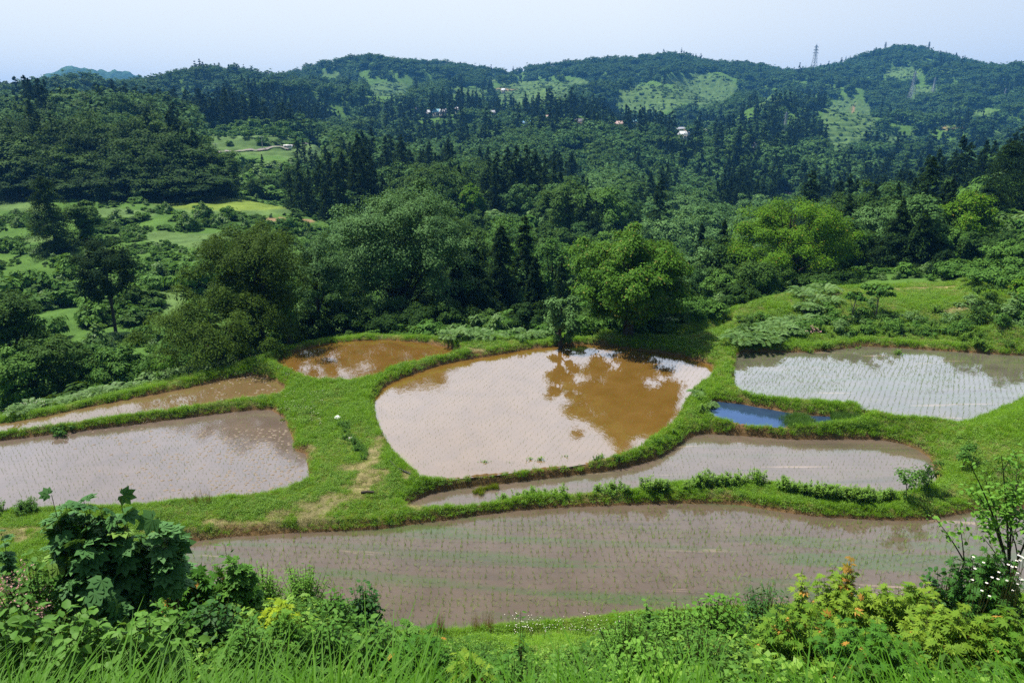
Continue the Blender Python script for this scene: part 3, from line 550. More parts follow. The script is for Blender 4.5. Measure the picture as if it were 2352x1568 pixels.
for i, (px, D, top, wp, m, cb, nc_, lf, lab) in enumerate([
    (192, 104, 455, 62, 'oak', .25, 45, .30, 'small round tree right of the ivy-covered lone cedar'),
    (1292, 44.5, 672, 80, 'pale', .06, 14, .16, 'slim silvery-leaved sapling tree just left of the cherry tree'),
    (1590, 50, 700, 120, 'scrub', .0, 44, .16, 'rounded bush right of the cherry trunk'),
    (1545, 59, 640, 90, 'oak', .1, 40, .2, 'dark bush-like tree half hidden behind the right side of the cherry tree'),
    (1730, 62, 600, 150, 'oak', .05, 60, .2, 'dark tree with layered flat branches below the bright dome'),
    (1660, 61, 630, 90, 'scrub', .05, 40, .18, 'dull green tree left of the layered dark tree'),
    (1670, 70, 560, 110, 'oak', .1, 45, .25, 'dark tree left behind the bright yellow-green dome'),
    (2010, 82, 478, 130, 'pale', .1, 60, .26, 'pale willow-like tree between the bright dome and the joined cedars'),
    (2060, 100, 440, 150, 'oak', .1, 60, .3, 'dark rounded tree top behind the pale willow-like tree'),
    (1980, 105, 430, 120, 'oak', .1, 50, .3, 'dark rounded tree behind the bright dome on its right'),
    (2215, 74, 440, 130, 'lime', .05, 60, .24, 'yellowish green tree in front of the right edge cedars'),
    (2160, 72, 520, 120, 'scrub', .05, 55, .22, 'mid green tree right of the joined cedars'),
    (2255, 70, 530, 150, 'oak', .0, 55, .22, 'dark green tree below the yellowish tree on the right'),
    (1900, 62, 620, 130, 'oak', .0, 50, .2, 'dark bush at the right foot of the bright dome'),
    (1270, 75, 540, 120, 'scrub', .1, 50, .26, 'fresh green tree left behind the cherry tree'),
    (1180, 95, 505, 150, 'scrub', .05, 60, .3, 'leafy green tree below the grass strip in the middle'),
    (1060, 75, 500, 110, 'oak', .1, 50, .26, 'dark tree right behind the huge grey-green dome'),
    (1268, 135, 440, 90, 'oak', .05, 60, .42, 'fresh green tree at the right foot of the tall central cedars'),
    (1300, 130, 415, 110, 'oak', .05, 60, .42, 'dark broad tree right of the tall central cedars'),
    (1375, 140, 430, 130, 'scrub', .05, 60, .42, 'light domed tree behind the cherry tree on the valley side'),
    (1400, 100, 520, 120, 'scrub', .05, 50, .32, 'green tree just above the top of the cherry tree'),
    (1085, 150, 425, 60, 'lime', .15, 40, .4, 'small yellow-green tree left of the tall central cedars'),
    (25, 47, 655, 130, 'oak', .1, 60, .2, 'dark bushy tree at the left edge of the slope'),
    (125, 42, 765, 140, 'oak', .0, 60, .17, 'dark bushy tree above the left end of the narrow paddy'),
    (40, 40, 800, 120, 'scrub', .0, 50, .17, 'green bushy tree at the far left above the narrow paddy'),
    (290, 43, 790, 140, 'scrub', .0, 56, .17, 'tangled green bush left below the spreading olive tree'),
    (210, 48, 800, 110, 'scrub', .0, 50, .17, 'pale green bush below the lollipop cedar'),
    (600, 225, 380, 80, 'oak', .05, 50, .6, 'dark round tree beyond the yellow field'),
    (530, 200, 395, 70, 'scrub', .05, 45, .5, 'light green tree left of the dark round tree beyond the yellow field'),
    (2330, 57, 560, 130, 'scrub', .0, 56, .2, 'leafy tree on the right hillside at the frame edge'),
    (2290, 54, 640, 170, 'scrub', .0, 60, .2, 'wide leafy bush on the bank above the right paddy'),
    (2370, 50, 640, 130, 'lime', .0, 56, .2, 'fresh green bush at the right edge above the right paddy'),
    (700, 52, 712, 120, 'deep', .0, 44, .18, 'dark bush under the leaning tree'), (790, 53, 700, 130, 'deep', .0, 44, .18, 'dark bush at the left foot of the huge domed tree'), (880, 53, 715, 130, 'deep', .0, 44, .18, 'dark bush before the trunks of the huge domed tree'), (960, 54, 700, 130, 'deep', .0, 44, .18, 'dark bush at the right foot of the huge domed tree'), (1040, 55, 690, 120, 'oak', .0, 44, .18, 'dark bush below the dead pole'),
    (1130, 55, 715, 130, 'oak', .0, 44, .18, 'green bush behind the weedy gap between brown and central paddy'), (1215, 54, 700, 110, 'deep', .0, 44, .18, 'dark bush left of the silvery sapling tree'), (1345, 52, 712, 110, 'oak', .0, 44, .18, 'green bush between silvery sapling and cherry tree'), (1500, 50, 712, 110, 'deep', .0, 44, .18, 'dark bush right behind the cherry trunk'), (1680, 54, 720, 110, 'deep', .0, 44, .18, 'dark bush at the left end of the overgrown terrace'), (560, 45, 745, 150, 'olive', .0, 44, .18, 'olive bush at the right foot of the spreading olive tree'),
    (2200, 60, 600, 110, 'scrub', .0, 50, .2, 'rounded bush on the upper terrace right of the short cedar')]):
    (p, h, w) = place(px, D, top, wp); h = max(h, 1.5)
    bush = cb == 0
    tree('bush' if bush else 'broadleaf_tree', lab, p, broad(h, w, cb, nc_ + 12, 210, lf * .88, 200 + i, m, 2.3, None, .55, .15, None if not bush else .05, 8, lump=.35), random.random() * 6, 1, None, 'bush' if bush else 'tree')
# two thin young trees on the upper terrace
for px, D, top, wp, lab in [(1955, 48.5, 672, 40, 'thin young tree with pale stem on the weedy terrace, left of a pair'), (2012, 48.8, 654, 70, 'thin young tree with umbrella crown on the weedy terrace, right of a pair')]:
    (p, h, w) = place(px, D, top, wp); tree('young_tree', lab, p, broad(h, w, .62, 14, 70, .20, px, 'scrub', 2.2, None, .4, .1, .05, 8, lump=.3, bark=PALEBARK))
# ================================================================== REPEATED TREES
CED = [conifer(16, w_ * 1.25, .02, 110, 46, .56, s, 'cedar', pf, .3, .05) for s, w_, pf in ((1, 5.6, .62), (2, 5.0, .7), (3, 6.4, .58), (4, 4.6, .75))]
BRD = [broad(11, w_, .06, 60, 90, .44, s, m, 2.3, None, .55, .1, .2, 6, lump=.3) for s, w_, m in ((5, 10, 'oak'), (6, 9, 'far'), (7, 11, 'far'), (8, 10.5, 'oak'), (9, 9, 'oak'), (10, 9, 'pale'), (11, 10, 'pale'), (12, 10, 'deep'), (13, 11, 'deep'))]
FARC = [conifer(16, w_ * 1.2, .02, 46, 11, 1.45, s, 'cedar', pf, .25, .06, asp=.45) for s, w_, pf in ((21, 5.4, .65), (22, 6.2, .6), (23, 4.8, .72))]
FARB = [broad(9.5, w_, .02, 36, 24, .85, s, m, 2.2, None, .55, 0, .2, 3, lump=.3, asp=.7) for s, w_, m in ((24, 10.5, 'far'), (25, 12, 'far'), (26, 10, 'oak'), (27, 11, 'far'))]
FARCJ = [ob('cedar_tree', joined(*x, 'cedar_tree'), link=False) for x in FARC]; FARBJ = [ob('broadleaf_tree', joined(*x, 'broadleaf_tree'), link=False) for x in FARB]
MIDCJ = [joined(*x, 'cedar_tree') for x in CED]; MIDBJ = [joined(*x, 'broadleaf_tree') for x in BRD]
def stand(lst, protos, h0, name, label, group):
    for px, D, top, *wq_ in lst:
        (p, h, w) = place(px, D, top, 10); h = max(h, 4); s = h / h0
        k = random.randrange(len(protos)); sw = s * random.uniform(.9, 1.15)
        if wq_: sw = wq_[0] * mpp(D) / (10 if h0 == 11 else 5.4)
        tree(name, label, p, protos[k], random.random() * 6.28, (sw, sw, s), group)
stand([(668, 152, 395), (690, 150, 372), (712, 156, 388), (735, 150, 362), (760, 152, 352), (788, 154, 350), (815, 150, 340), (842, 155, 362), (862, 152, 385), (880, 150, 400), (775, 146, 372), (830, 147, 366), (705, 147, 410), (748, 145, 400)],
      CED, 16, 'cedar_tree', 'dark cedar in the trunky clump at the right end of the yellow field', 'cedars in the clump beside the yellow field')
stand([(900, 175, 405), (918, 172, 392), (938, 178, 384), (960, 174, 380), (975, 178, 388), (995, 172, 395), (1015, 176, 380), (1035, 172, 372), (1055, 175, 380), (1072, 170, 400), (945, 165, 410), (1000, 163, 412), (1040, 162, 408), (915, 162, 425)],
      CED, 16, 'cedar_tree', 'dark cedar in the row just above the huge grey-green dome', 'cedars in the row above the dome')
stand([(1122, 168, 368), (1142, 165, 350), (1165, 168, 340), (1186, 165, 336), (1208, 166, 335), (1230, 165, 350), (1250, 168, 358), (1272, 166, 372), (1286, 163, 395), (1135, 160, 385), (1175, 158, 372), (1215, 158, 368), (1252, 157, 385)],
      CED, 16, 'cedar_tree', 'tall dark cedar in the central clump that stands highest in the middle', 'tall cedars of the central clump')
stand([(1350, 128, 445), (1368, 126, 462), (1335, 125, 470)], CED, 16, 'cedar_tree', 'dark cedar in the trio left above the cherry tree', 'cedar trio above the cherry tree')
stand([(30, 170, 282), (75, 172, 232), (95, 174, 260), (345, 176, 248), (392, 172, 262), (410, 170, 275), (430, 168, 290), (450, 168, 300), (125, 172, 262)], CED, 16, 'cedar_tree', 'dark conifer poking out of the top of the wooded block on the left', 'conifers on the left wooded block')
rows = []
for D, y0, n_, x0, x1 in ((158, 355, 8, 10, 500), (163, 318, 8, -10, 500), (170, 286, 8, -10, 480), (177, 270, 8, -10, 440), (154, 395, 7, 0, 505)):
    for i in range(n_): px = x0 + (x1 - x0) * (i + random.uniform(.2, .8)) / n_; rows.append((px, D + random.uniform(-2, 2), y0 + random.uniform(-10, 12) + max(0, px - 380) * .28, random.uniform(95, 140)))
stand(rows, [BRD[7], BRD[8], BRD[7], BRD[0]], 11, 'broadleaf_tree', 'dark green broadleaf in the wooded block behind the left fields', 'broadleaves of the left wooded block')
stand([(685, 240, 312), (700, 242, 318), (716, 240, 326), (730, 238, 345), (607, 228, 355)], CED, 16, 'cedar_tree', 'dark cedar standing in the fields right of the white van', 'cedars in the far left fields')
stand([(565, 180, 400), (620, 178, 405), (590, 172, 410), (650, 185, 400), (540, 168, 420), (680, 180, 380)], BRD[:5], 11, 'broadleaf_tree', 'green broadleaf between the wooded block and the trunky cedars', 'broadleaves behind the yellow field')
# ------------------------------------------------------------------ woods over the valley and the hills
def cedar_prob(px, py, X, Y):
    q = (fbm(X / 60 + 3, Y / 60, 61, 3) > np.where(Y > 600, .63, .57)) * 0.8 + .03
    for cx, cyy, rx, ry, v in [(640,265,145,55,.97),(1450,300,280,34,.75),(1760,375,205,95,.56),(850,262,100,34,.6),(1000,330,170,45,.5),(1200,250,110,30,.7),(460,174,120,14,.3),(1130,235,60,40,.75),(2190,310,120,40,.45),(1870,250,50,45,.7),(2230,145,110,14,.4),(1480,185,50,14,.5)]:
        q = np.where(((px - cx) / rx) ** 2 + ((py - cyy) / ry) ** 2 < 1, v, q)
    for cx, cyy, rx, ry, v in [(1480,480,170,60,.12),(1300,215,140,40,.1),(200,225,190,45,.12),(1000,405,130,22,.1),(1550,230,60,60,.15),(2000,400,200,60,.25),(950,150,250,30,.1)]:
        q = np.where(((px - cx) / rx) ** 2 + ((py - cyy) / ry) ** 2 < 1, v, q)
    return np.where((Y > 950), q * .4, q)
K = 62000
D_ = np.sqrt(RNG.uniform(62 ** 2, 1750 ** 2, K)); 
D_[:5200] = np.sqrt(RNG.uniform(62 ** 2, 420 ** 2, 5200)); A2 = RNG.uniform(-.98, .98, K)
D_[42000:] = np.sqrt(RNG.uniform(300 ** 2, 900 ** 2, K - 42000))
X_ = A2 * D_; Z_ = ground(X_, D_); px_, py_ = proj(X_, D_, Z_); qx, qy = proj(X_, D_, Z_ + 7)
keep = (clear(px_, py_, D_) < 0.3) & (clear(qx, qy, D_) < 0.5)
HOUSES = [(cx, cyy, rx, ry, hit(cx, cyy + ry * .5)[1]) for cx, cyy, rx, ry, d in [(1566,306,20,11,500),(1626,306,12,7,505),(1719,345,17,8,400),(1003,265,26,5,700),(960,257,9,4,730),(1050,260,5,4,720),(1132,267,5,5,700),(1210,293,11,6,560),(1259,279,6,4,560),(1330,288,12,6,545),(1422,292,11,5,545),(1464,284,14,5,550),(1156,211,6,5,900),(1812,444,26,12,330),(663,342,60,8,262),(570,350,90,4,258),(1802,280,7,22,640),(2092,195,6,32,900)]]
# the left slope and the right terrace stay open; the wooded block has its own trees
keep &= ~((D_ < 160) & (px_ < 760)) & ~((D_ < 72) & (px_ > 1650)) & ~((D_ < 180) & (px_ < 530)) & ~((D_ < 150) & (px_ > 1880) & (py_ < 560))
keep &= ~((px_ > 440) & (px_ < 790) & (D_ > 158) & (D_ < 350) & (RNG.random(K) < .95))
keep &= (px_ > -150) & (px_ < 2500)
grid = {}; ok = np.zeros(K, bool)
for i in np.where(keep)[0]:                       # keep the trees apart
    s_ = 5.4 if D_[i] < 420 else (6.0 if D_[i] < 600 else 7.4); c_ = (int(X_[i] // s_), int(D_[i] // s_))
    if c_ in grid: continue
    grid[c_] = 1; ok[i] = True
X_, D_, Z_, px_, py_ = (v[ok] for v in (X_, D_, Z_, px_, py_))
isC = RNG.random(len(X_)) < cedar_prob(px_, py_ - 6, X_, D_)
H_ = np.where(isC, RNG.uniform(10, 19, len(X_)) * np.where(D_ > 600, .85, 1), np.where(D_ > 450, RNG.uniform(6, 11.5, len(X_)), RNG.uniform(6.5, 13, len(X_)))); near_ = D_ < 130
H_ = np.where(near_, H_ * .6, H_); H_ = np.where((D_ > 430) & (px_ < 430) & isC, H_ * .65, H_)

hide = (D_ < 150) & (px_ > 600) & (px_ < 1310) & (proj(X_, D_, Z_ + H_)[1] < 478)                      # nothing grows in front of houses and road
for cx, cyy, rx, ry, d0 in HOUSES:
    for f_ in (0, .25, .5, .75, 1.0):
        sx_, sy_ = proj(X_, D_, Z_ + H_ * f_); hide |= (((sx_ - cx) / rx) ** 2 + ((sy_ - cyy) / ry) ** 2 < 1) & (D_ < d0 * 1.03)
X_, D_, Z_, px_, py_, isC, H_ = (v[~hide] for v in (X_, D_, Z_, px_, py_, isC, H_))
edge_ = Z_ + H_; _, ty_ = proj(X_, D_, edge_)
# which of them the photo can see: nothing nearer rises above their tops
vis = np.zeros(len(X_), bool); hor = np.full(400, 1600.0); order = np.argsort(D_)
for i in order:
    b_ = int(np.clip((px_[i] + 150) / 6.625, 0, 399)); r_ = max(0, int(H_[i] * .2 / mpp(D_[i]) / 6.6))
    if ty_[i] < hor[b_] - 1.0: vis[i] = True
    s_ = slice(max(0, b_ - r_), b_ + r_ + 1); hor[s_] = np.minimum(hor[s_], ty_[i] + 0.25 * H_[i] / mpp(D_[i]))
def zone(px, py, D):
    if D < 130: return 'on the slope just below the paddies'
    if D < 230 and px < 1100: return 'on the valley side between the cedar clumps'
    if px < 800 and D > 300: return 'in the wood behind the left fields'
    if D < 300: return 'on the valley floor behind the cherry tree'
    if px < 1300: return 'in the middle valley below the village'
    if px < 1990: return 'on the slope between village and concrete road bend'
    return 'at the foot of the right hill'
used = np.zeros(len(X_), bool)
for cond, protos, J, h0, nm in ((isC, CED, MIDCJ, 16, 'cedar_tree'), (~isC, BRD, MIDBJ, 11, 'broadleaf_tree')):
    idx = np.where(cond & vis & (px_ > -60) & (px_ < 2410))[0]; idx = idx[np.argsort(-(H_ / D_)[idx])][:215]; used[idx] = True
    for i in idx:
        z_ = zone(px_[i], py_[i], D_[i]); q = random.randrange(5 if nm[0] == 'b' else len(protos)); q = random.choice((5, 6, 1)) if nm[0] == 'b' and ((1280 < px_[i] < 1760 and py_[i] > 395) or (860 < px_[i] < 1120 and py_[i] < 430)) else q; s = H_[i] / h0; sw = s * random.uniform(.85, 1.15); loc = (X_[i], D_[i], Z_[i])
        lab = ('dark pointed cedar ' if nm[0] == 'c' else 'leafy green broadleaf tree ') + z_; gr = ('cedars ' if nm[0] == 'c' else 'broadleaf trees ') + z_
        if D_[i] < 210: tree(nm, lab, loc, protos[q], random.random() * 6.28, (sw, sw, s), gr)
        else: tag(ob(nm, J[q], None, loc, random.random() * 6.28, (sw, sw, s)), lab, 'tree', gr)
for cond, src, h0, nm in ((isC, FARCJ, 16, 'cedar_wood'), (~isC, FARBJ, 9.5, 'broadleaf_wood')):
    s_ = cond & ~used; s = H_[s_] / h0; w2 = s * RNG.uniform(.9, 1.4, len(s))
    scatter(nm, np.c_[X_[s_], D_[s_], Z_[s_] - .3], src, RNG.random(len(s)) * 6.28, np.c_[w2, w2, s])
# ------------------------------------------------------------------ undergrowth (uncountable scrub)
def scrubsrc(seed, w, h, ncl, per, leaf, m): 
    tr, cr = broad(h, w, -.3, ncl, per, leaf, seed, m, 2.2, None, .5, .05, .02, 3, lump=.4); return ob('scrub', cr, link=False)
SCR = [scrubsrc(300 + i, 1.8, 1.1, 14, 70, .20, m) for i, m in enumerate(('scrub', 'scrub', 'fern', 'scrub', 'oak'))]
K = 30000; D2 = np.concatenate([np.sqrt(RNG.uniform(30 ** 2, 135 ** 2, 15000)), np.sqrt(RNG.uniform(100 ** 2, 420 ** 2, 15000))]); A3 = RNG.uniform(-.95, .95, K); X2 = A3 * D2
Z2, S2, C2, W2 = ground(X2, D2, True); p2, q2 = proj(X2, D2, Z2); kp = (W2 > .35) & (clear(p2, q2, D2) < .25 + .8 * (RNG.random(K) < np.where(D2 > 200, .3, .05))) & (fbm(X2 / 5, D2 / 5, 71, 3) > np.where((p2 < 720) & (D2 < 140), .47, .36)) & ~((p2 > 470) & (p2 < 750) & (q2 > 336) & (q2 < 376) & (D2 > 200))
s2 = np.clip(np.exp(RNG.normal(size=K) * .5 - .25), .3, 2.2) * np.clip(D2 / 70, .75, 2.2) * np.where((D2 > 88) & (D2 < 170) & (p2 < 800), .42, 1) * np.where((D2 < 80) & (p2 > 1600), .6, 1); 
for j, nm in enumerate(('scrub_undergrowth',)):
    scatter(nm, np.c_[X2, D2, Z2][kp], SCR, RNG.random(kp.sum()) * 6.28, np.c_[s2, s2 * RNG.uniform(.7, 1.4, K), s2 * RNG.uniform(.5, 1.5, K)][kp])
# low scrub patches on the far terraced clearings
K = 80000; D3 = np.sqrt(RNG.uniform(400 ** 2, 1150 ** 2, K)); X3 = RNG.uniform(-.95, .95, K) * D3; Z3 = ground(X3, D3); p3, q3 = proj(X3, D3, Z3)
fr3 = (Z3 / 4.0) % 1; kp = (clear(p3, q3, D3) > .25) & (((fr3 > .45) & (fr3 < .98) & (RNG.random(K) < .8)) | (fbm(X3 / 20, D3 / 20, 73, 3) > .62)); s3 = RNG.uniform(.6, 1.25, K)
scatter('terrace_scrub', np.c_[X3, D3, Z3][kp], [SCR[0], SCR[2]], RNG.random(kp.sum()) * 6.28, np.c_[s3 * 2.6, s3 * .9, s3 * .8][kp])
# ================================================================== BENCH VEGETATION
def blade_tuft(seed, n_, h, spread, wd, bend=.5, m='grass', seg=3):
    rg = np.random.default_rng(seed); G = Geo(); r = spread * np.sqrt(rg.random(n_)); a = rg.random(n_) * 6.283; b0 = np.c_[r * np.cos(a), r * np.sin(a), np.full(n_, -.02)]
    d = rg.random(n_) * 6.283; dx = np.c_[np.cos(d), np.sin(d), np.zeros(n_)]; H = h * rg.uniform(.5, 1.2, n_); bd = bend * rg.uniform(.2, 1.4, n_); sd = np.c_[-np.sin(d), np.cos(d), np.zeros(n_)]
    ts = np.linspace(0, 1, seg + 1); rows = []
    for t in ts:
        c = b0 + dx * (H * bd * t * t)[:, None] + np.array([0, 0, 1.]) * (H * (t - .35 * bd * t * t))[:, None]; ww = wd * (1 - t) ** .7 + .0005
        rows += [c - sd * ww / 2, c + sd * ww / 2]
    V = np.stack(rows, 1); m_ = 2 * (seg + 1); base = (np.arange(n_) * m_)[:, None]
    F = np.concatenate([base + np.array([[2 * s, 2 * s + 1, 2 * s + 3, 2 * s + 2]]) for s in range(seg)]); rr = np.tile(rg.random(n_), seg)
    G.add(V.reshape(-1, 3), F, 0, rr); return G.mesh('tuft', [MG[m]])
MG = dict(grass=leafmat('grass_blade', (0.16, 0.27, 0.014), (0.33, 0.43, 0.045), 0.38, 0.55, 0.18, (.28, .24, .10), .96), lush=leafmat('grass_lush', (0.13, 0.31, 0.008), (0.25, 0.44, 0.022), 0.4, 0.5, 0.2),
          dry=leafmat('grass_dry', (0.30, 0.28, 0.11), (0.42, 0.36, 0.18), .2, .8, .1), rice=leafmat('rice_leaf', (0.16, 0.30, 0.02), (0.28, 0.42, 0.04), .4, .5, .2), ricey=leafmat('rice_bundle', (0.16, 0.22, 0.008), (0.28, 0.33, 0.02), .3, .5, .2),
          weed=leafmat('weed_leaf', (0.11, 0.25, 0.02), (0.22, 0.37, 0.05), .28, .5, .2), reed=leafmat('reed', (0.05, 0.14, 0.015), (0.10, 0.2, 0.03), .25, .5, .2), sorrel=leafmat('sorrel', (.20, .09, .04), (.30, .16, .07), .2, .8, .1), front=leafmat('grass_front', (0.045, 0.15, 0.006), (0.105, 0.26, 0.012), .38, .55, .15))
def srcs(fn, k): return [ob('tuft', fn(i), link=False) for i in range(k)]
TG = srcs(lambda i: blade_tuft(i, 34, .085, .13, .012, .9), 4); TL = srcs(lambda i: blade_tuft(10 + i, 36, .19, .15, .013, .8, 'lush'), 3); TD = srcs(lambda i: blade_tuft(20 + i, 26, .07, .14, .010, .8, 'dry'), 2)
def leafy_tuft(i, h=.16, r=.16, n_=60, lf=.05, m='weed', up=.8):
    rg = np.random.default_rng(900 + i); G = Geo(); a = rg.random(n_) * 6.28; q = np.sqrt(rg.random(n_)) * r
    P = np.c_[q * np.cos(a), q * np.sin(a), rg.random(n_) ** .7 * h * (1 - .5 * (q / r) ** 2)]; V, F = leaves(P, np.c_[np.cos(a) * .4, np.sin(a) * .4, np.full(n_, up)] + .4 * rg.normal(size=(n_, 3)), lf * rg.uniform(.6, 1.3, n_), lf * .6 * rg.uniform(.6, 1.3, n_))
    G.add(V, F, 0, rg.random(n_)); return G.mesh('leafy', [M.get(m) or MG[m]])
TW_ = srcs(lambda i: leafy_tuft(i), 4)
K = 380000; Yg = 13 * (60 / 13) ** RNG.random(K); Ag = RNG.uniform(-1.0, 1.0, K); Xg = Ag * Yg
Zg, Sg, Cg, Wg = ground(Xg, Yg, True); pg, qg = proj(Xg, Yg, Zg); dirt_g = blobmask(DIRT, Xg, Yg)
base_ok = (Sg > .10) & (Wg < .6) & (pg > -240) & (pg < 2620); area_p = (Yg / 60) ** 2     # equal density on the ground
nA = fbm(Xg * .45, Yg * .45, 81, 3); nB = fbm(Xg * .9 + 9, Yg * .9, 82, 3); u_ = RNG.random(K)
edge = np.exp(-((Sg - .35) / .22) ** 2)
pl = np.clip(edge * .75 * (nB > .42) + (nA > .55) * .45 + .08 + .5 * (Wg > .1) + .4 * ((pg > 1600) & (qg > 900) & (qg < 1010)), 0, 1) * (1 - dirt_g)
isL = base_ok & (u_ < pl * .55); isD = base_ok & ~isL & (((dirt_g > .15) & (dirt_g < .98) & (RNG.random(K) < .45)) | ((nA < .47) & (RNG.random(K) < .34))); isWd = base_ok & ~isL & ~isD & (RNG.random(K) < .22 + .3 * (nB > .55)) & (dirt_g < .5); isG = base_ok & ~isL & ~isD & ~isWd & (RNG.random(K) > dirt_g * .85)
for nm, mk_, src, s0, s1 in (('grass', isG, TG, .75, 1.35), ('tall_grass', isL, TL, .6, 1.3), ('dry_grass', isD, TD, .8, 1.4), ('clover', isWd, TW_, .55, 1.15)):
    k = int(mk_.sum()); s = RNG.uniform(s0, s1, k) * np.clip(Yg[mk_] / 30, .85, 1.3); scatter(nm, np.c_[Xg, Yg, Zg][mk_], src, RNG.random(k) * 6.28, np.c_[s, s, s * RNG.uniform(.8, 1.25, k)])
# ------------------------------------------------------------------ rice seedlings
ROW = {'A': (1.15, .30, .20), 'B': (.03, .30, .24), 'C': (-.05, .30, .22), 'D': (.10, .30, .22), 'E': (.25, .30, .22), 'F': (.5, .30, .2), 'G': (1.0, .27, .18)}
sp = []
for k, (ang, dr, ds) in ROW.items():
    lv, P = POLY[k]; c, s = math.cos(ang), math.sin(ang); u0 = np.arange(-70, 70, ds); v0 = np.arange(-70, 70, dr); U, V_ = np.meshgrid(u0, v0); U, V_ = U.ravel(), V_.ravel()
    ce = P.mean(0); wob = (fbm(U / 9, V_ / 14, 91, 2) - .5) * 1.2 + .012 * (U ** 2) * (1 if k in 'BC' else 0.3) * .25
    x = ce[0] + U * c - (V_ + wob) * s + RNG.normal(size=len(U)) * .02; y = ce[1] + U * s + (V_ + wob) * c + RNG.normal(size=len(U)) * .02
    f = (y > 10) & (np.abs(x / np.maximum(y, 1)) < .84); x, y = x[f], y[f]; sd_ = sdist(x, y, P); f = (sd_ < -.25) & (RNG.random(len(x)) > (.12 if k != 'F' else .3)); sp.append(np.c_[x[f], y[f], np.full(f.sum(), lv)])
SP = np.concatenate(sp); RT = [ob('rice_seedling', blade_tuft(40 + i, 5, .155, .02, .008, .45, 'rice'), link=False) for i in range(4)]
dd = np.hypot(SP[:, 0], SP[:, 1]); px_s, py_s = proj(*SP.T); o_ = np.argsort(dd + 100 * ((px_s < 900) | (px_s > 2300) | (py_s > 1440)))
for i in o_[:300]:
    tag(ob('rice_seedling', RT[random.randrange(4)].data, None, SP[i] - [0, 0, .02], random.random() * 6.28, random.uniform(1.4, 2.1)), 'thin green rice seedling in rows at the near shore of the closest paddy', 'rice seedling', 'rice seedlings of the closest paddy')
r_ = SP[o_[300:]]; ss = RNG.uniform(.7, 1.2, len(r_)) * np.where(np.abs(r_[:, 2] + .45) < .01, 1.9, np.where(np.abs(r_[:, 2]) < .01, .8, 1.05)); tl = RNG.normal(size=(len(r_), 2)) * .12; scatter('rice_seedlings', r_ - [0, 0, .02], RT, RNG.random(len(r_)) * 6.28, ss, tilt=tl)
# green algae-like weed fuzz along the streaks of the near paddy and inside the right paddy
lv, P = POLY['B']; K = 60000; x = RNG.uniform(-13, 17, K); y = RNG.uniform(17.5, 24, K); st_ = fbm(x * .07 + .02 * y, y * 1.15 + .035 * x + .004 * x * x, 95, 3); f = (sdist(x, y, P) < -.3) & (st_ > .55) & (RNG.random(K) < np.clip((st_ - .55) * 9, 0, .9))
FZ = srcs(lambda i: blade_tuft(70 + i, 8, .05, .05, .009, .8, 'rice'), 2)
scatter('water_weed', np.c_[x, y, np.full(K, lv - .01)][f], FZ, RNG.random(f.sum()) * 6.28, RNG.uniform(.7, 1.3, f.sum()))
lv, P = POLY['G']; K = 14000; x = RNG.uniform(12, 36, K); y = RNG.uniform(29, 47, K); st_ = fbm(x * .25, y * .3, 96, 3); f = (sdist(x, y, P) < -.5) & (st_ > .5)
scatter('water_weed', np.c_[x, y, np.full(K, lv - .01)][f], RT, RNG.random(f.sum()) * 6.28, RNG.uniform(.5, 1.0, f.sum()))
# mud clods standing out of the water
CL = []
CM = mat('wet_mud', (.21, .16, .11), .6, .3)
for i in range(3):
    rg = np.random.default_rng(i); a = np.linspace(0, 6.283, 9)[:-1]; rr = .10 * rg.uniform(.7, 1.3, 8); V = np.r_[np.c_[rr * 1.3 * np.cos(a), rr * .7 * np.sin(a), np.full(8, -.02)], np.c_[rr * .8 * np.cos(a), rr * .4 * np.sin(a), np.full(8, .022)], [[0, 0, .03]]]
    k = np.arange(8); k2 = (k + 1) % 8; CL.append(ob('mud_clod', mk('mud_clod', V, [np.c_[k, k2, k2 + 8, k + 8], np.c_[k + 8, k2 + 8, np.full(8, 16)]], [CM], None, True), link=False))
cl_p = []
for kk, x0, x1, y0, y1, pm in (('D', 150, 712, 985, 1150, .9), ('E', 450, 656, 862, 935, .95)):
    lv, P = POLY[kk]; K = 9000; xy = np.array([onz(a, b, lv) for a, b in zip(RNG.uniform(x0, x1, K), RNG.uniform(y0, y1, K))]); q = np.c_[np.round(xy[:, 0] / .30) * .30, np.round(xy[:, 1] / .22) * .22]; q = np.unique(q, axis=0) ; q = q + RNG.normal(size=q.shape) * .05
    pxq, pyq = proj(q[:, 0], q[:, 1], np.full(len(q), lv)); dens = np.clip((pxq - x0) / (x1 - x0) * 1.3, 0, 1) * pm; f = (sdist(q[:, 0], q[:, 1], P) < -.15) & (RNG.random(len(q)) < dens * (fbm(q[:, 0] * .5, q[:, 1] * .5, 97, 2) * 1.4)); cl_p.append(np.c_[q[f], np.full(f.sum(), lv - .004)])
cl_p = np.concatenate(cl_p); scatter('mud_clods', cl_p, CL, RNG.normal(size=len(cl_p)) * .4, RNG.uniform(.5, 1.1, len(cl_p)))
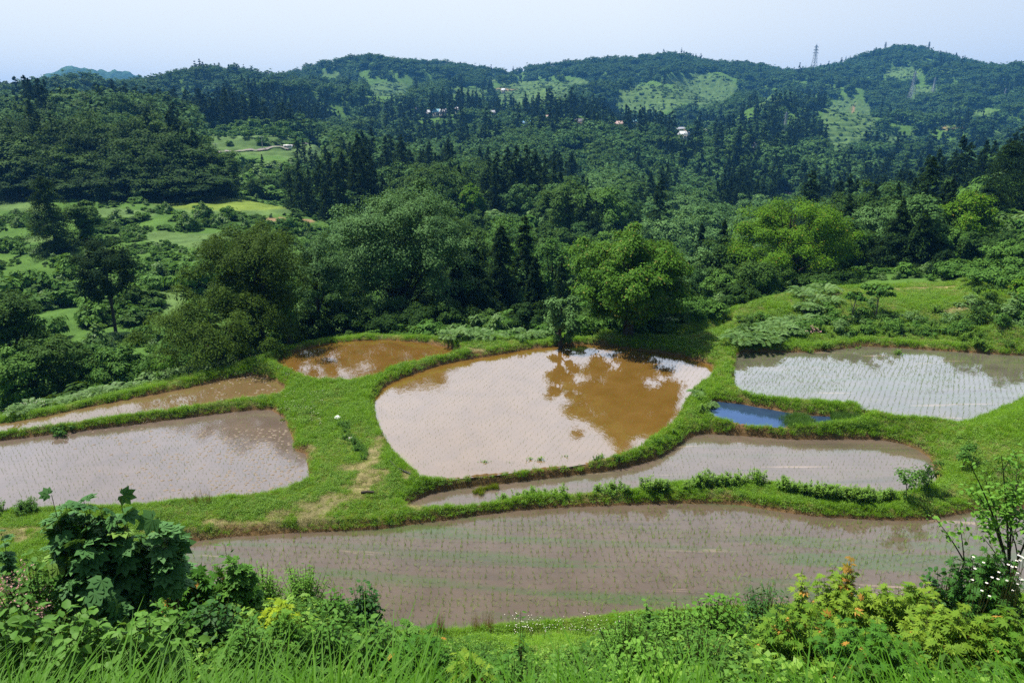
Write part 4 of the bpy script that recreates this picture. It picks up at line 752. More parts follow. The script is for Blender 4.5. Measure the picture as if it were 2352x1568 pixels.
# ------------------------------------------------------------------ bundles of spare seedlings
BND = blade_tuft(60, 130, .22, .15, .014, .35, 'ricey')
for pts, lab, gr in (([(952, 1086)], 'yellow-green seedling bundle at the corner of the central paddy', None), ([(648, 958)], 'yellow-green seedling bundle at the right tip of the wide left paddy', None), ([(652, 893)], 'yellow-green seedling bundle at the right tip of the narrow left paddy', None),
    ([(1091, 1119), (1098, 1116), (1105, 1114), (1113, 1112), (1120, 1110), (1128, 1108), (1137, 1106), (1105, 1122), (1139, 1109)], 'yellow-green seedling bundle in the row where the strip paddy narrows', 'seedling bundles in the strip paddy'),
    ([(941, 785), (957, 787), (965, 787), (995, 791), (1042, 799)], 'yellow-green seedling bundle along the far bank of the brown paddy', 'seedling bundles along the brown paddy')):
    for px, py in pts:
        x, y = onz(px, py, -.1); tag(ob('seedling_bundle', BND, None, (x, y, max(gz(x, y), -.32) - .02), random.random() * 6, random.uniform(.75, 1.1)), lab, 'seedling bundle', gr)
# ------------------------------------------------------------------ weeds, ferns, flowers on the banks
def stalky(seed, h, r, nst, lf, m, lpn=9):
    """upright weed: several leafy stalks"""
    rg = np.random.default_rng(seed); G = Geo()
    for s in range(nst):
        a = rg.random() * 6.28; q = r * rg.random(); hh = h * rg.uniform(.6, 1.1); b = np.array([q * math.cos(a), q * math.sin(a), 0]); t_ = b * 1.7 + [0, 0, hh]; pth = bez(b, (b + t_) / 2 + [0, 0, .1 * hh], t_, 5)
        G.add(*tube(pth, np.linspace(.007, .003, 5), 4), 1)
        n_ = lpn * 3; t = rg.random(n_) ** .7; P = pth[0] + (pth[-1] - pth[0]) * t[:, None]; az = rg.random(n_) * 6.28; o = np.c_[np.cos(az), np.sin(az), np.full(n_, .35)]
        L_ = lf * (1.15 - .5 * t); V, F = leaves(P + o * L_[:, None] * .55, np.c_[-o[:, 0] * .4, -o[:, 1] * .4, np.full(n_, 1.)] + .2 * rg.normal(size=(n_, 3)), L_, L_ * .45, o); G.add(V, F, 0, rg.random(n_))
    return G.mesh('weed', [MG[m] if m in MG else M[m], STEM])
def fern(seed, r, nf, m='fern'):
    rg = np.random.default_rng(seed); G = Geo()
    for f_ in range(nf):
        a = f_ * 6.28 / nf + rg.normal() * .3; L_ = r * rg.uniform(.7, 1.2); pth = bez((0, 0, 0), (math.cos(a) * L_ * .45, math.sin(a) * L_ * .45, L_ * .75), (math.cos(a) * L_, math.sin(a) * L_, L_ * .45), 13); T = nrm(np.gradient(pth, axis=0)); S = nrm(np.cross(T, [0, 0, 1.])); up = np.cross(S, T)
        G.add(*tube(pth, np.linspace(.006, .002, 13), 3), 1)
        for sgn in (-1, 1):
            t = np.arange(2, 13); ln = L_ * .36 * np.sin(np.linspace(.45, 1, 11)[::-1] * 2.2) + .02; o = S[t] * sgn * .9 + T[t] * .5; V, F = leaves(pth[t] + nrm(o) * ln[:, None] / 2, up[t] + .15 * rg.normal(size=(11, 3)), ln, ln * .33, o); G.add(V, F, 0, rg.random(11))
    return G.mesh('fern', [M[m], STEM])
WEED = [stalky(i, .55, .22, 14, .12, 'weed') for i in range(4)]; WEEDB = [stalky(10 + i, .45, .25, 16, .09, 'scrub') for i in range(2)]
FERN = [fern(i, .75, 9) for i in range(4)]
def along(pts, n_, lab, cat, gr, nm, meshes, s0, s1, jit=6):
    P = np.array(pts, float); seg = np.r_[0, np.cumsum(np.hypot(*np.diff(P, axis=0).T))]
    for i in range(n_):
        t = random.random() * seg[-1]; px = np.interp(t, seg, P[:, 0]) + random.gauss(0, jit); py = np.interp(t, seg, P[:, 1]) + random.gauss(0, jit * .4)
        x, y = onz(px, py, 0.0); x, y = onz(px, py, gz(x, y)); z = gz(x, y); tag(ob(nm, random.choice(meshes), None, (x, y, z - .02), random.random() * 6.28, random.uniform(s0, s1)), lab, cat, gr)
along([(1090,1176),(1200,1156),(1300,1142),(1400,1132),(1560,1122),(1650,1112),(1740,1108)], 34, 'bushy mugwort weed on the crest between strip paddy and front paddy', 'weed', 'mugwort along the strip paddy', 'weed_clump', WEED, .7, 1.15)
along([(1790,1124),(1860,1136),(1930,1144),(2000,1148),(2060,1150)], 26, 'dense knee-high weed along the right end of the strip paddy crest', 'weed', 'dense weeds at the strip paddy', 'weed_clump', WEED, .75, 1.2, 5)
along([(1100,1072),(1200,1068),(1270,1062),(1400,1050),(1500,1032),(1580,1000)], 22, 'low green weed on the bank between central paddy and strip paddy', 'weed', 'weeds on the central paddy bank', 'weed_clump', WEED + WEEDB, .45, .8, 5)
along([(40,945),(150,920),(280,890),(400,862),(520,838),(600,822)], 46, 'pale fern on the outer bank of the narrow left paddy', 'fern', 'ferns on the left outer bank', 'fern', FERN, .7, 1.15, 7)
along([(1690,800),(1740,770),(1800,735),(1850,705),(1900,690),(1760,790),(1700,785)], 44, 'bright bracken fern on the terrace slope below the dome tree', 'fern', 'bracken on the terrace slope', 'fern', FERN, .9, 1.5, 12)
along([(1020,786),(1080,780),(1130,785),(1200,782),(1260,776)], 26, 'leafy weed on the far bank between brown and central paddy', 'weed', 'weeds on the far bank', 'weed_clump', WEEDB + FERN, .9, 1.6, 8)
along([(1900,760),(2000,745),(2100,740),(2200,735),(2300,750),(2000,720),(2100,765),(1850,770)], 120, 'leafy weed on the overgrown terrace above the right paddy', 'weed', 'weeds of the overgrown terrace', 'weed_clump', WEEDB + WEED, .6, 1.15, 30)
along([(790,975),(800,1000),(835,1040),(850,1050)], 16, 'broad-leaved pale weed on the path beside the central paddy', 'weed', 'pale weeds beside the path', 'weed_clump', WEEDB, .5, .8, 7)
along([(10,1175),(60,1170),(100,1168)], 9, 'dark leafy weed at the near edge of the wide left paddy', 'weed', 'weeds at the left frame edge', 'weed_clump', WEEDB, .8, 1.1, 8)
along([(1600,900),(1625,930),(1605,955)], 12, 'fern or weed on the bank left of the small dark pond', 'weed', 'weeds left of the dark pond', 'weed_clump', FERN + WEED, .5, .8, 6)
along([(2090,1130),(2120,1120),(2150,1125)], 5, 'spiky grass clump at the right end of the strip paddy', 'grass clump', 'spiky grass at the strip paddy', 'grass_clump', [blade_tuft(80, 70, .75, .2, .016, .7, 'lush', 4)], .8, 1.2, 8)
# reeds filling the right part of the dark pond
K = 3600; xy = np.array([onz(a, b, .1) for a, b in zip(RNG.uniform(1790, 2020, K), RNG.uniform(922, 982, K))]); f = RNG.random(K) < np.clip((fbm(xy[:, 0] * .8, xy[:, 1] * .8, 98, 2) - .36) * 5, 0, 1) * sstep(proj(xy[:, 0], xy[:, 1], .1)[0], 1785, 1850)
scatter('reeds', np.c_[xy[f], np.full(f.sum(), .08)], srcs(lambda i: blade_tuft(84 + i, 26, .34, .12, .012, .4, 'reed'), 2), RNG.random(f.sum()) * 6.28, RNG.uniform(.6, 1.2, f.sum()))
# two shrubs by the strip paddy's right end
for px, py, h, w, m, lab in ((2085, 1146, 1.5, 1.1, 'scrub', 'light leafy shrub at the right end of the strip paddy'), (2124, 1130, 1.6, .9, 'oak', 'darker thin shrub right beside the light one at the strip paddy'), (2215, 1085, 1.4, .9, 'scrub', 'small loose shrub on the grass slope right of the strip paddy'),
    (138, 985, .8, 1.0, 'scrub', 'small flowering shrub on the dike between the two left paddies'), (380, 868, 1.8, 1.4, 'cherry', 'small reddish-leaved shrub on the outer bank of the narrow left paddy'), (448, 838, 1.5, 1.5, 'grey', 'small pale shrub right of the reddish one on the outer bank')):
    x, y = onz(px, py, 0); z = gz(x, y); tree('bush', lab, (x, y, z), broad(h, w, .15, 12, 40, .10, int(px), m, 2.2, None, .5, .1, .02, 6, lump=.4), 0, 1, None, 'bush')
# flowers
WH = mat('petal_white', (.85, .84, .82), .7, .2); YE = mat('flower_centre', (.8, .55, .05), .7, .2); PK = mat('petal_pink', (.72, .38, .48), .7, .2)
def daisy(seed, h, r, heads=3, pm=WH):
    rg = np.random.default_rng(seed); G = Geo()
    for i in range(heads):
        t = np.array([rg.normal() * .07, rg.normal() * .07, h * rg.uniform(.8, 1.1)]); G.add(*tube(bez((0, 0, 0), t * [.3, .3, .6], t, 5), .003, 3), 0); a = np.arange(9) * .698
        V, F = leaves(t + np.c_[np.cos(a), np.sin(a), a * 0] * r * .55, np.c_[a * 0, a * 0, a * 0 + 1.], r, r * .5, np.c_[np.cos(a), np.sin(a), a * 0 + .1]); G.add(V, F, 1)
        V, F = leaves(t[None] + [0, 0, .004], np.array([[0, 0, 1.]]), r * .7, r * .7, np.array([[1., 0, 0]]), 0); G.add(V, F, 2)
    return G.mesh('daisy', [STEM, pm, YE])
DA = [daisy(i, .55, .012, 3) for i in range(4)]; DF = [daisy(10 + i, .35, .013, 3) for i in range(3)]; PF = [daisy(20 + i, .5, .03, 6, PK) for i in range(2)]
def sprinkle(n_, x0, x1, y0, y1, lab, gr, meshes, s0=.8, s1=1.2, z0=.2):
    for i in range(n_):
        px, py = random.uniform(x0, x1), random.uniform(y0, y1); x, y = onz(px, py, z0); z = gz(x, y); x, y = onz(px, py, z); z = gz(x, y); tag(ob('daisy', random.choice(meshes), None, (x, y, z), random.random() * 6.28, random.uniform(s0, s1)), lab, 'flower', gr)
sprinkle(44, 1170, 1430, 1445, 1500, 'small white daisy on the grassy near shore of the closest paddy', 'daisies of the near shore', DA)
sprinkle(30, 1950, 2110, 1385, 1420, 'small white daisy behind the yellow-green maple', 'daisies behind the maple', DA, .9, 1.2)
sprinkle(34, 640, 745, 905, 990, 'tiny white flower on the grass between left and central paddies', 'flowers on the middle grass', DF)
sprinkle(30, 500, 700, 850, 885, 'tiny white flower between the narrow and the brown paddy', 'flowers beside the brown paddy', DF)
sprinkle(30, 5, 560, 955, 990, 'tiny white flower on the dike between the two left paddies', 'flowers on the left dike', DF)
sprinkle(12, 0, 140, 930, 960, 'tiny white flower on the far left outer bank', 'flowers on the outer bank', DF, 1, 1.6)
for px, py in ((1855, 788), (1868, 785), (1862, 780), (1880, 786)):
    x, y = onz(px, py, .6); tag(ob('pink_flower', random.choice(PF), None, (x, y, gz(x, y)), random.random() * 6, 1.4), 'pink flowering stem on the bank behind the right paddy', 'flower', 'pink flowers behind the right paddy')
# seeding grass stalks by the water
SO = [blade_tuft(90 + i, 9, .75, .10, .010, .15, 'sorrel', 3) for i in range(3)]
for n_, x0, x1, y0, y1, lab, gr in ((16, 420, 490, 1158, 1172, 'reddish seed stalks at the near edge of the wide left paddy', 'reddish stalks at the left paddy'), (18, 1085, 1135, 1440, 1462, 'reddish seed stalks at the near shore', 'reddish stalks at the near shore'), (14, 995, 1020, 1440, 1460, 'dry seed stalks at the near shore left of the daisies', 'dry stalks at the near shore'), (10, 265, 345, 935, 962, 'dry seed stalks on the dike between the two left paddies', 'dry stalks on the left dike')):
    for i in range(n_): 
        px, py = random.uniform(x0, x1), random.uniform(y0, y1); x, y = onz(px, py, -.2); tag(ob('seed_stalks', random.choice(SO), None, (x, y, gz(x, y)), random.random() * 6, random.uniform(.6, 1.1)), lab, 'grass stalk', gr)
# white bags and a stick left on the grass
def lump(name, px, py, r, col, lab, cat):
    rg = np.random.default_rng(int(px)); me = bpy.data.meshes.new(name); import bmesh; bm = bmesh.new(); bmesh.ops.create_icosphere(bm, subdivisions=3, radius=r)
    for v in bm.verts: k = 1 + .35 * (float(vnoise(v.co.x / r * 2.3 + 5, v.co.y / r * 2.3 + v.co.z / r * 3, int(px))) - .5) * 2; v.co = v.co * k; v.co.z *= .5
    bm.to_mesh(me); bm.free(); me.materials.append(mat(name, col, .6, .3)); me.polygons.foreach_set('use_smooth', [True] * len(me.polygons)); x, y = onz(px, py, 0); tag(ob(name, me, None, (x, y, gz(x, y) + r * .35)), lab, cat)
lump('plastic_bag', 777, 974, .17, (.8, .8, .82), 'crumpled white plastic bag on the grass path', 'bag'); lump('plastic_bag', 806, 1021, .13, (.78, .72, .70), 'small pale plastic scrap on the grass below the white bag', 'bag')
x, y = onz(845, 1140, 0); tag(ob('log', Geo().mesh if False else (lambda G: (G.add(*tube([(-.28, 0, .06), (0, .03, .08), (.28, 0, .07)], [.05, .06, .05], 7)), G.mesh('log', [BARK], True))[1])(Geo()), None, (x, y, gz(x, y))), 'short dark log lying on the grass path', 'log')
hose = [onz(a, b, .1) for a, b in ((897, 1070), (905, 1078), (915, 1086), (930, 1092), (945, 1098))]; G = Geo(); G.add(*tube([(x, y, gz(x, y) + .05) for x, y in hose], .03, 6)); tag(ob('hose', G.mesh('hose', [mat('black_hose', (.02, .02, .02), .5)], True)), 'thin black hose lying at the corner of the central paddy', 'hose')

# loose bushes over the upper terrace and the slope right of it
LB = [broad(1.0, 1.5, -.2, 16, 60, .11, 700 + i, m, 2.2, None, .5, .1, .02, 4, lump=.45) for i, m in enumerate(('scrub', 'fern', 'scrub', 'oak'))]
for i in range(64):
    px = random.uniform(1690, 2380); py = random.uniform(700, 785) if px < 2200 else random.uniform(680, 800); x, y = onz(px, py, .8); z = gz(x, y); x, y = onz(px, py, z); z = gz(x, y)
    if sdist(np.array([x]), np.array([y]), POLY['G'][1])[0] < 1.4: continue
    s = random.uniform(.5, 1.15) * (1.5 if px > 2230 else 1); tree('bush', 'loose green bush on the overgrown terrace above the right paddy', (x, y, z), LB[i % 4], random.random() * 6, (s, s, s * random.uniform(.7, 1.1)), 'bushes of the overgrown terrace', 'bush')
# ================================================================== CAMERA HILLSIDE
def lobes(angs, lens, wf):
    V = []; F = []
    for a, l_ in zip(angs, lens):
        a = R(a); d = np.array([math.sin(a), math.cos(a), 0]); s = np.array([math.cos(a), -math.sin(a), 0]); b = len(V); w = wf * l_
        V += [np.zeros(3), d * l_ * .5 - s * w / 2 + [0, 0, .05 * l_], d * l_ - [0, 0, .10 * l_], d * l_ * .5 + s * w / 2 + [0, 0, .05 * l_]]; F.append([b, b + 1, b + 2, b + 3])
    return np.array(V), [F]
MAPLE = lobes([-112, -72, -36, 0, 36, 72, 112], [.5, .8, .95, 1, .95, .8, .5], .30)
PALM = lobes([-120, -78, -40, 0, 40, 78, 120], [.55, .82, .95, 1, .95, .82, .55], .62)
OVATE = (np.array([(0,0,0),(-.30,.28,.07),(-.27,.62,.06),(0,1,-.08),(.27,.62,.06),(.30,.28,.07),(0,.5,0)], float), [[[0,6,2,1],[6,3,2,2],[0,5,4,6],[6,4,3,3]]])
OVATE = (OVATE[0], [[[0,1,6],[1,2,6],[2,3,6],[3,4,6],[4,5,6],[5,0,6]]])
LANCE = (OVATE[0] * [.5, 1, .8], OVATE[1])
FL = dict(
    aralia=leafmat('aralia_leaf', (0.034, 0.11, 0.026), (0.105, 0.24, 0.07), .18, .6, .12, (.16, .28, .05), .95), weigela=leafmat('weigela_leaf', (0.04, 0.13, 0.014), (0.11, 0.24, 0.034), .25, .6, .12),
    knot=leafmat('knotweed_leaf', (0.055, 0.16, 0.016), (0.14, 0.29, 0.045), .28, .55, .15), mapleg=leafmat('maple_leaf_green', (0.035, 0.13, 0.012), (0.11, 0.27, 0.030), .28, .6, .12, (.42, .22, .04), .97),
    mapley=leafmat('maple_leaf_yellow', (0.06, 0.17, 0.014), (0.22, 0.335, 0.030), .32, .6, .12, (.48, .26, .05), .97), mapled=leafmat('maple_leaf_dark', (0.018, 0.075, 0.010), (0.055, 0.16, 0.022), .2, .6, .12),
    maplel=leafmat('maple_leaf_lime', (0.24, 0.38, 0.015), (0.38, 0.46, 0.03), .38, .6, .1), small=leafmat('small_leaf', (0.075, 0.21, 0.02), (0.17, 0.35, 0.05), .32, .6, .1), glossy=leafmat('glossy_leaf', (0.014, 0.062, 0.009), (0.055, 0.16, 0.024), .15, .55, .15),
    tip=leafmat('maple_leaf_red', (.34, .13, .04), (.42, .28, .05), .4, .6, .1), mid=leafmat('bush_leaf', (0.035, 0.125, 0.012), (0.115, 0.26, 0.036), .25, .6, .12))
def shrub(h, rx, ry, ns, lps, ls, tpl, m, seed, up=.9, t0=.4, low=.42, stem=.007, upright=False, gap=1.0):
    """bush in metres -> (stems mesh, leaves mesh): shoots fan out to a dome and carry the leaves on their outer part"""
    rg = np.random.default_rng(seed); G = Geo(); P = []; T = []; Nn = []
    for i in range(ns):
        s = math.sqrt(rg.random()); a = rg.random() * 6.283; k = 1 + .30 * math.sin(a * 3 + seed) + .18 * rg.normal()
        e = np.array([rx * s * math.cos(a) * k, ry * s * math.sin(a) * k, h * (low + (1 - low) * math.sqrt(max(0, 1 - s * s))) * rg.uniform(.72, 1.06)])
        if upright: e[:2] *= .6
        b = np.array([e[0] * .12, e[1] * .12, -.1]); mid = (b + e) / 2 + [e[0] * .1, e[1] * .1, .18 * h]; pth = bez(b, mid, e, 7); G.add(*tube(pth, np.linspace(stem, stem * .3, 7), 4))
        t = np.sort(rg.uniform(t0, 1.0, lps)); t[-1] = 1; pos = np.stack([np.interp(t * 6, np.arange(7), pth[:, c]) for c in range(3)], 1); az = np.arange(lps) * 2.4 + rg.random() * 6
        o = np.c_[np.cos(az), np.sin(az), np.full(lps, .0)] + nrm(np.array([[e[0], e[1], 0.01]])) * .35 + rg.normal(size=(lps, 3)) * .2
        P.append(pos + nrm(o) * ls * .25); T.append(o - [0, 0, .25]); Nn.append(np.c_[e[0] / rx * .35 + 0 * t, e[1] / ry * .35 + 0 * t, np.full(lps, up)] + .32 * rg.normal(size=(lps, 3)))
    P, T, Nn = map(np.concatenate, (P, T, Nn)); k = len(P); V, gs = stamp(tpl[0], tpl[1], P, T, Nn, ls * rg.uniform(.6, 1.25, k)); L_ = Geo(); L_.add(V, gs[0], 0, np.repeat(rg.random(k), len(gs[0]) // k))
    return G.mesh('stems', [STEM], True), L_.mesh('leaves', [FL[m]])
def plant(px, D, top, wpx, ns, lps, ls, tpl, m, lab, seed=None, name='bush', cat='bush', dy=1.0, grp=None, **kw):
    (p, h, w) = place(px, D, top, wpx); h = max(h, .5); me = shrub(h, w / 2, w / 2 * dy, ns, lps, ls, tpl, m, seed or int(px * 7 + top), **kw); e = ob(name, None, None, p); tag(e, lab, cat, grp); ob('stems', me[0], e); ob('leaves', me[1], e); return e, p, h, w
BIG = dict(low=.45)
for px, D, top, w, ns, lab in ((225, 6.3, 1140, 120, 46, 'large-leaved dark shrub rising highest over the wide left paddy'), (142, 6.1, 1142, 80, 30, 'large-leaved dark shrub at the left side of the tallest one'), (286, 6.2, 1158, 62, 22, 'large-leaved dark shrub at the right side of the tallest one'), (205, 5.9, 1245, 140, 44, 'lower large-leaved dark shrub in front of the tallest one')):
    plant(px, D, top, w, ns, 9, .14, PALM, 'aralia', lab, up=.8, low=.55, stem=.011)
plant(368, 6.3, 1192, 75, 12, 8, .17, PALM, 'aralia', 'small large-leaved shoot just right of the big large-leaved shrub', up=.8, low=.7, stem=.01, t0=.6)
e_, p_, h_, w_ = plant(60, 5.6, 1288, 210, 90, 9, .075, OVATE, 'weigela', 'shrub with faded pinkish blossom at the left edge of the foreground', low=.5)
rg = np.random.default_rng(5); G = Geo()
for i in range(26):
    c = np.array([rg.uniform(-.42, .42) * w_, rg.uniform(-.35, .1) * w_, 0]); c[2] = h_ * rg.uniform(.78, .98) * (1 - .25 * (abs(c[0]) / w_ * 2)); V, F = leaves(c + .035 * rg.normal(size=(16, 3)), rg.normal(size=(16, 3)) + [0, -.4, .8], .03, .016); G.add(V, F)
ob('blossom', G.mesh('blossom', [leafmat('faded_blossom', (.40, .17, .15), (.58, .38, .36), .25, .7, .1)]), e_)
for px, D, top, w, lab in ((40, 4.4, 1400, 190, 'round-leaved knotweed at the left corner behind the tall grass'), (175, 4.3, 1410, 200, 'round-leaved knotweed below the big large-leaved shrub'), (310, 4.4, 1418, 190, 'round-leaved knotweed right of the others, below the dark gap')): plant(px, D, top, w, 70, 11, .095, OVATE, 'knot', lab, t0=.35, low=.6)
for a in [(440, 7.0, 1288, 150, 70, 9, .105, MAPLE, 'mapleg', 'green maple bush with orange shoot tips right of the large-leaved shrub'), (545, 7.0, 1296, 100, 45, 9, .11, PALM, 'mid', 'dark leafy bush below the upright shoot left of centre'), (528, 7.2, 1252, 42, 8, 9, .11, LANCE, 'mid', 'upright leafy shoot standing out against the front paddy on the left'),
    (605, 8.3, 1302, 115, 120, 18, .055, LANCE, 'small', 'light feathery bush against the front paddy, left of two'), (692, 8.3, 1300, 115, 120, 18, .055, LANCE, 'small', 'light feathery bush against the front paddy, right of two'), (770, 7.2, 1368, 130, 70, 10, .07, OVATE, 'mid', 'leafy bush between the light feathery bushes and the glossy bush'),
    (838, 7.8, 1345, 105, 80, 11, .065, OVATE, 'glossy', 'glossy dark bush in the foreground at the left end of the muddy near shore'), (640, 6.0, 1376, 92, 50, 9, .07, MAPLE, 'maplel', 'small lime yellow maple below the feathery bushes'), (668, 5.4, 1412, 110, 70, 11, .055, MAPLE, 'small', 'fine-leaved pale maple right below the lime yellow maple'),
    (480, 5.7, 1372, 180, 80, 10, .075, OVATE, 'glossy', 'dark leafy bush below the green maple bush on the left'), (380, 5.4, 1392, 150, 70, 10, .075, OVATE, 'mid', 'leafy bush in the shadow below the big large-leaved shrub'), (565, 5.1, 1424, 160, 70, 9, .085, LANCE, 'mid', 'long-leaved bush left of the fine-leaved pale maple'),
    (750, 5.6, 1430, 130, 60, 10, .07, OVATE, 'mid', 'leafy bush with dry twigs right of the fine-leaved pale maple'), (862, 5.7, 1425, 160, 70, 10, .085, OVATE, 'knot', 'broad-leaved bush below the glossy bush'), (965, 5.2, 1455, 210, 110, 11, .065, MAPLE, 'mapleg', 'green maple with yellow and orange tips left of the grassy gap'),
    (1075, 5.0, 1492, 130, 60, 10, .065, MAPLE, 'mapley', 'yellowish maple sprays at the right of the green maple, bottom centre'), (935, 6.2, 1438, 80, 40, 9, .09, PALM, 'knot', 'broad pale-leaved bush peeking over the green maple at bottom centre'), (1195, 6.6, 1412, 50, 16, 10, .06, LANCE, 'mid', 'slim upright leafy plant among the daisies'), (1180, 4.9, 1512, 170, 60, 9, .06, OVATE, 'mid', 'low leafy weeds at the bottom centre below the daisies'),
    (1310, 4.7, 1505, 200, 70, 9, .06, OVATE, 'knot', 'low leafy weeds right of the bottom centre'), (1440, 6.3, 1412, 140, 80, 12, .055, LANCE, 'small', 'ferny light green herb clump right of the daisies'), (1484, 7.4, 1378, 44, 14, 9, .06, OVATE, 'mid', 'slim upright leafy bush in front of the muddy shore, right of the daisies'), (1560, 6.5, 1398, 150, 90, 12, .055, LANCE, 'small', 'ferny light green bush left of the pale leafy bush'),
    (1645, 7.0, 1372, 160, 80, 9, .065, OVATE, 'small', 'pale round-leaved bush on the shore right of centre'), (1760, 7.4, 1342, 150, 80, 10, .07, LANCE, 'glossy', 'dark glossy bush left of the yellow maple'), (1610, 5.2, 1446, 190, 80, 9, .06, LANCE, 'mid', 'leafy weeds below the pale round-leaved bush'), (1480, 5.0, 1464, 170, 70, 9, .06, OVATE, 'small', 'light leafy weeds below the ferny clump'),
    (1950, 6.3, 1332, 240, 130, 11, .075, MAPLE, 'mapley', 'yellow-green maple bush with orange tips, highest of the maples'), (2085, 6.1, 1346, 220, 120, 11, .075, MAPLE, 'mapley', 'yellow-green maple bush in the middle of the right foreground'), (1830, 5.5, 1408, 190, 100, 11, .07, MAPLE, 'mapley', 'yellow-green maple bush at the left end of the maples'), (2000, 4.8, 1440, 260, 130, 11, .065, MAPLE, 'mapleg', 'green maple bush in front of the yellow-green maples'),
    (2200, 5.1, 1404, 260, 130, 11, .07, MAPLE, 'mapley', 'yellow-green maple bush below the dark maple on the right'), (2330, 4.8, 1424, 220, 110, 11, .07, MAPLE, 'mapley', 'yellow-green maple bush in the lower right corner'), (2275, 6.6, 1268, 180, 130, 12, .075, MAPLE, 'mapled', 'dark green maple bush at the foot of the bare-branched sapling'), (2180, 6.9, 1290, 130, 70, 10, .075, OVATE, 'glossy', 'dark leafy bush left of the dark maple'),
    (1942, 6.4, 1284, 36, 9, 10, .075, MAPLE, 'tip', 'reddish upright maple shoot above the yellow-green maples'), (1842, 6.0, 1305, 40, 7, 9, .07, MAPLE, 'mapley', 'thin leaning maple shoot left of the reddish shoot'), (20, 6.6, 1236, 40, 9, 9, .09, PALM, 'aralia', 'small dark shoot at the left edge above the blossom shrub'), (130, 6.8, 1290, 120, 50, 9, .08, OVATE, 'weigela', 'light-edged bush behind the blossom shrub')]:
    plant(*a, upright=a[3] < 55)
# bare-branched sapling on the right
G = Geo(); LG = Geo(); rg = np.random.default_rng(77); Y0 = 7.3; bx_ = at(2335, Y0, 1400); base = np.array([bx_[0], Y0, gz(*bx_)]); tw = []
def limb(a, b, r0, r1, bend=.1): 
    pth = bez(a, (np.array(a) + b) / 2 + rg.normal(size=3) * bend * .4 + [0, 0, bend * .3], b, 8); G.add(*tube(pth, np.linspace(r0, r1, 8), 5)); return pth
fork = np.array(W(2318, 1330, Y0)); limb(base, fork, .035, .028)
for tip, r in (((2228, 1066), .02), ((2262, 1100), .014), ((2300, 1046), .016), ((2340, 1095), .016), ((2352, 1180), .012), ((2245, 1135), .014), ((2395, 1120), .014), ((2285, 1150), .012)):
    e = np.array(W(*tip, Y0 + rg.normal() * .35)); pth = limb(fork, e, r, .004, .35); tw += [pth[3:]]
    for q in range(3): a = pth[rg.integers(3, 7)]; tw.append(limb(a, a + np.r_[rg.normal(size=2) * .22, rg.uniform(.05, .3)], .006, .002, .1)[2:])
e = np.array(W(2150, 1192, Y0 - .5)); b0 = np.array(W(2215, 1290, Y0 - .3)); pth = limb(b0 - [0, 0, 1.0], b0, .012, .01); tw.append(limb(b0, e, .01, .003, .05)[3:]); tw.append(limb(b0, np.array(W(2205, 1205, Y0 - .4)), .008, .003, .05)[3:]); tw.append(limb(fork, np.array(W(2255, 1230, Y0)), .012, .003, .1)[3:]); tw.append(limb(fork, np.array(W(2300, 1235, Y0)), .012, .003, .1)[3:])
P = []; T = []
for pth in tw:
    for q in range(30): c = pth[rg.integers(1, len(pth))]; P.append(c + rg.normal(size=3) * .05); T.append(np.r_[rg.normal(size=2), -.3])
P, T = np.array(P), np.array(T); V, gs = stamp(OVATE[0], OVATE[1], P, T, np.array([[0, 0, .8]]) + .4 * rg.normal(size=P.shape), .07 * rg.uniform(.6, 1.2, len(P))); LG.add(V, gs[0], 0, np.repeat(rg.random(len(P)), 6))
e_ = ob('sapling', None); tag(e_, 'sapling with thin bare dark branches and sparse leaves at the right edge', 'tree'); ob('branches', G.mesh('branches', [BARK], True), e_); ob('leaves', LG.mesh('leaves', [FL['small']]), e_)
for i in range(26):
    px, py = random.gauss(2310, 30), random.gauss(1290, 16); p = W(px, py, 6.25); z = gz(p.x, p.y); hh = p.z - z
    if i % 3 == 0: tag(ob('daisy', daisy(400 + i, hh, .016, 3), None, (p.x, p.y, z)), 'white blossom poking out of the dark maple by the sapling', 'flower', 'white blossoms at the dark maple')
# tall grass at the photographer's feet and low cover on the bank
TF = srcs(lambda i: blade_tuft(110 + i, 15, .56, .10, .018, .85, 'front', 6), 6)
K = 5000; yf_ = RNG.uniform(1.6, 3.1, K); af_ = RNG.uniform(-1.6, 1.6, K); xf_ = af_ * yf_ * 1.02; zf_ = ground(xf_, yf_); thin = np.clip(.9 - .5 * np.exp(-((xf_ / yf_ + .02) / .16) ** 2), 0, 1) * np.where(yf_ > 2.8, .5, 1); f = RNG.random(K) < thin
scatter('tall_grass', np.c_[xf_, yf_, zf_][f], TF, RNG.random(f.sum()) * 6.28, RNG.uniform(.55, 1.12, f.sum()), tilt=RNG.normal(size=(f.sum(), 2)) * .12)
HC = srcs(lambda i: leafy_tuft(40 + i, .42, .38, 150, .085, ('scrub', 'weed', 'scrub', 'oak')[i], .8), 4)
K = 7600; yh = np.sqrt(RNG.uniform(3.6 ** 2, 16.2 ** 2, K)); xh = RNG.uniform(-1.3, 1.3, K) * yh; zh = ground(xh, yh); sh_ = RNG.uniform(.5, 1.1, K) * np.clip(1.25 - yh / 22, .4, 1)
sd_b = sdist(xh, yh, POLY['B'][1]); f = (sd_b > .9) & (RNG.random(K) < np.where((xh / yh > -.02) & (xh / yh < .16) & (yh > 8), .25, 1))
scatter('hillside_cover', np.c_[xh, yh, zh][f], HC, RNG.random(f.sum()) * 6.28, sh_[f])
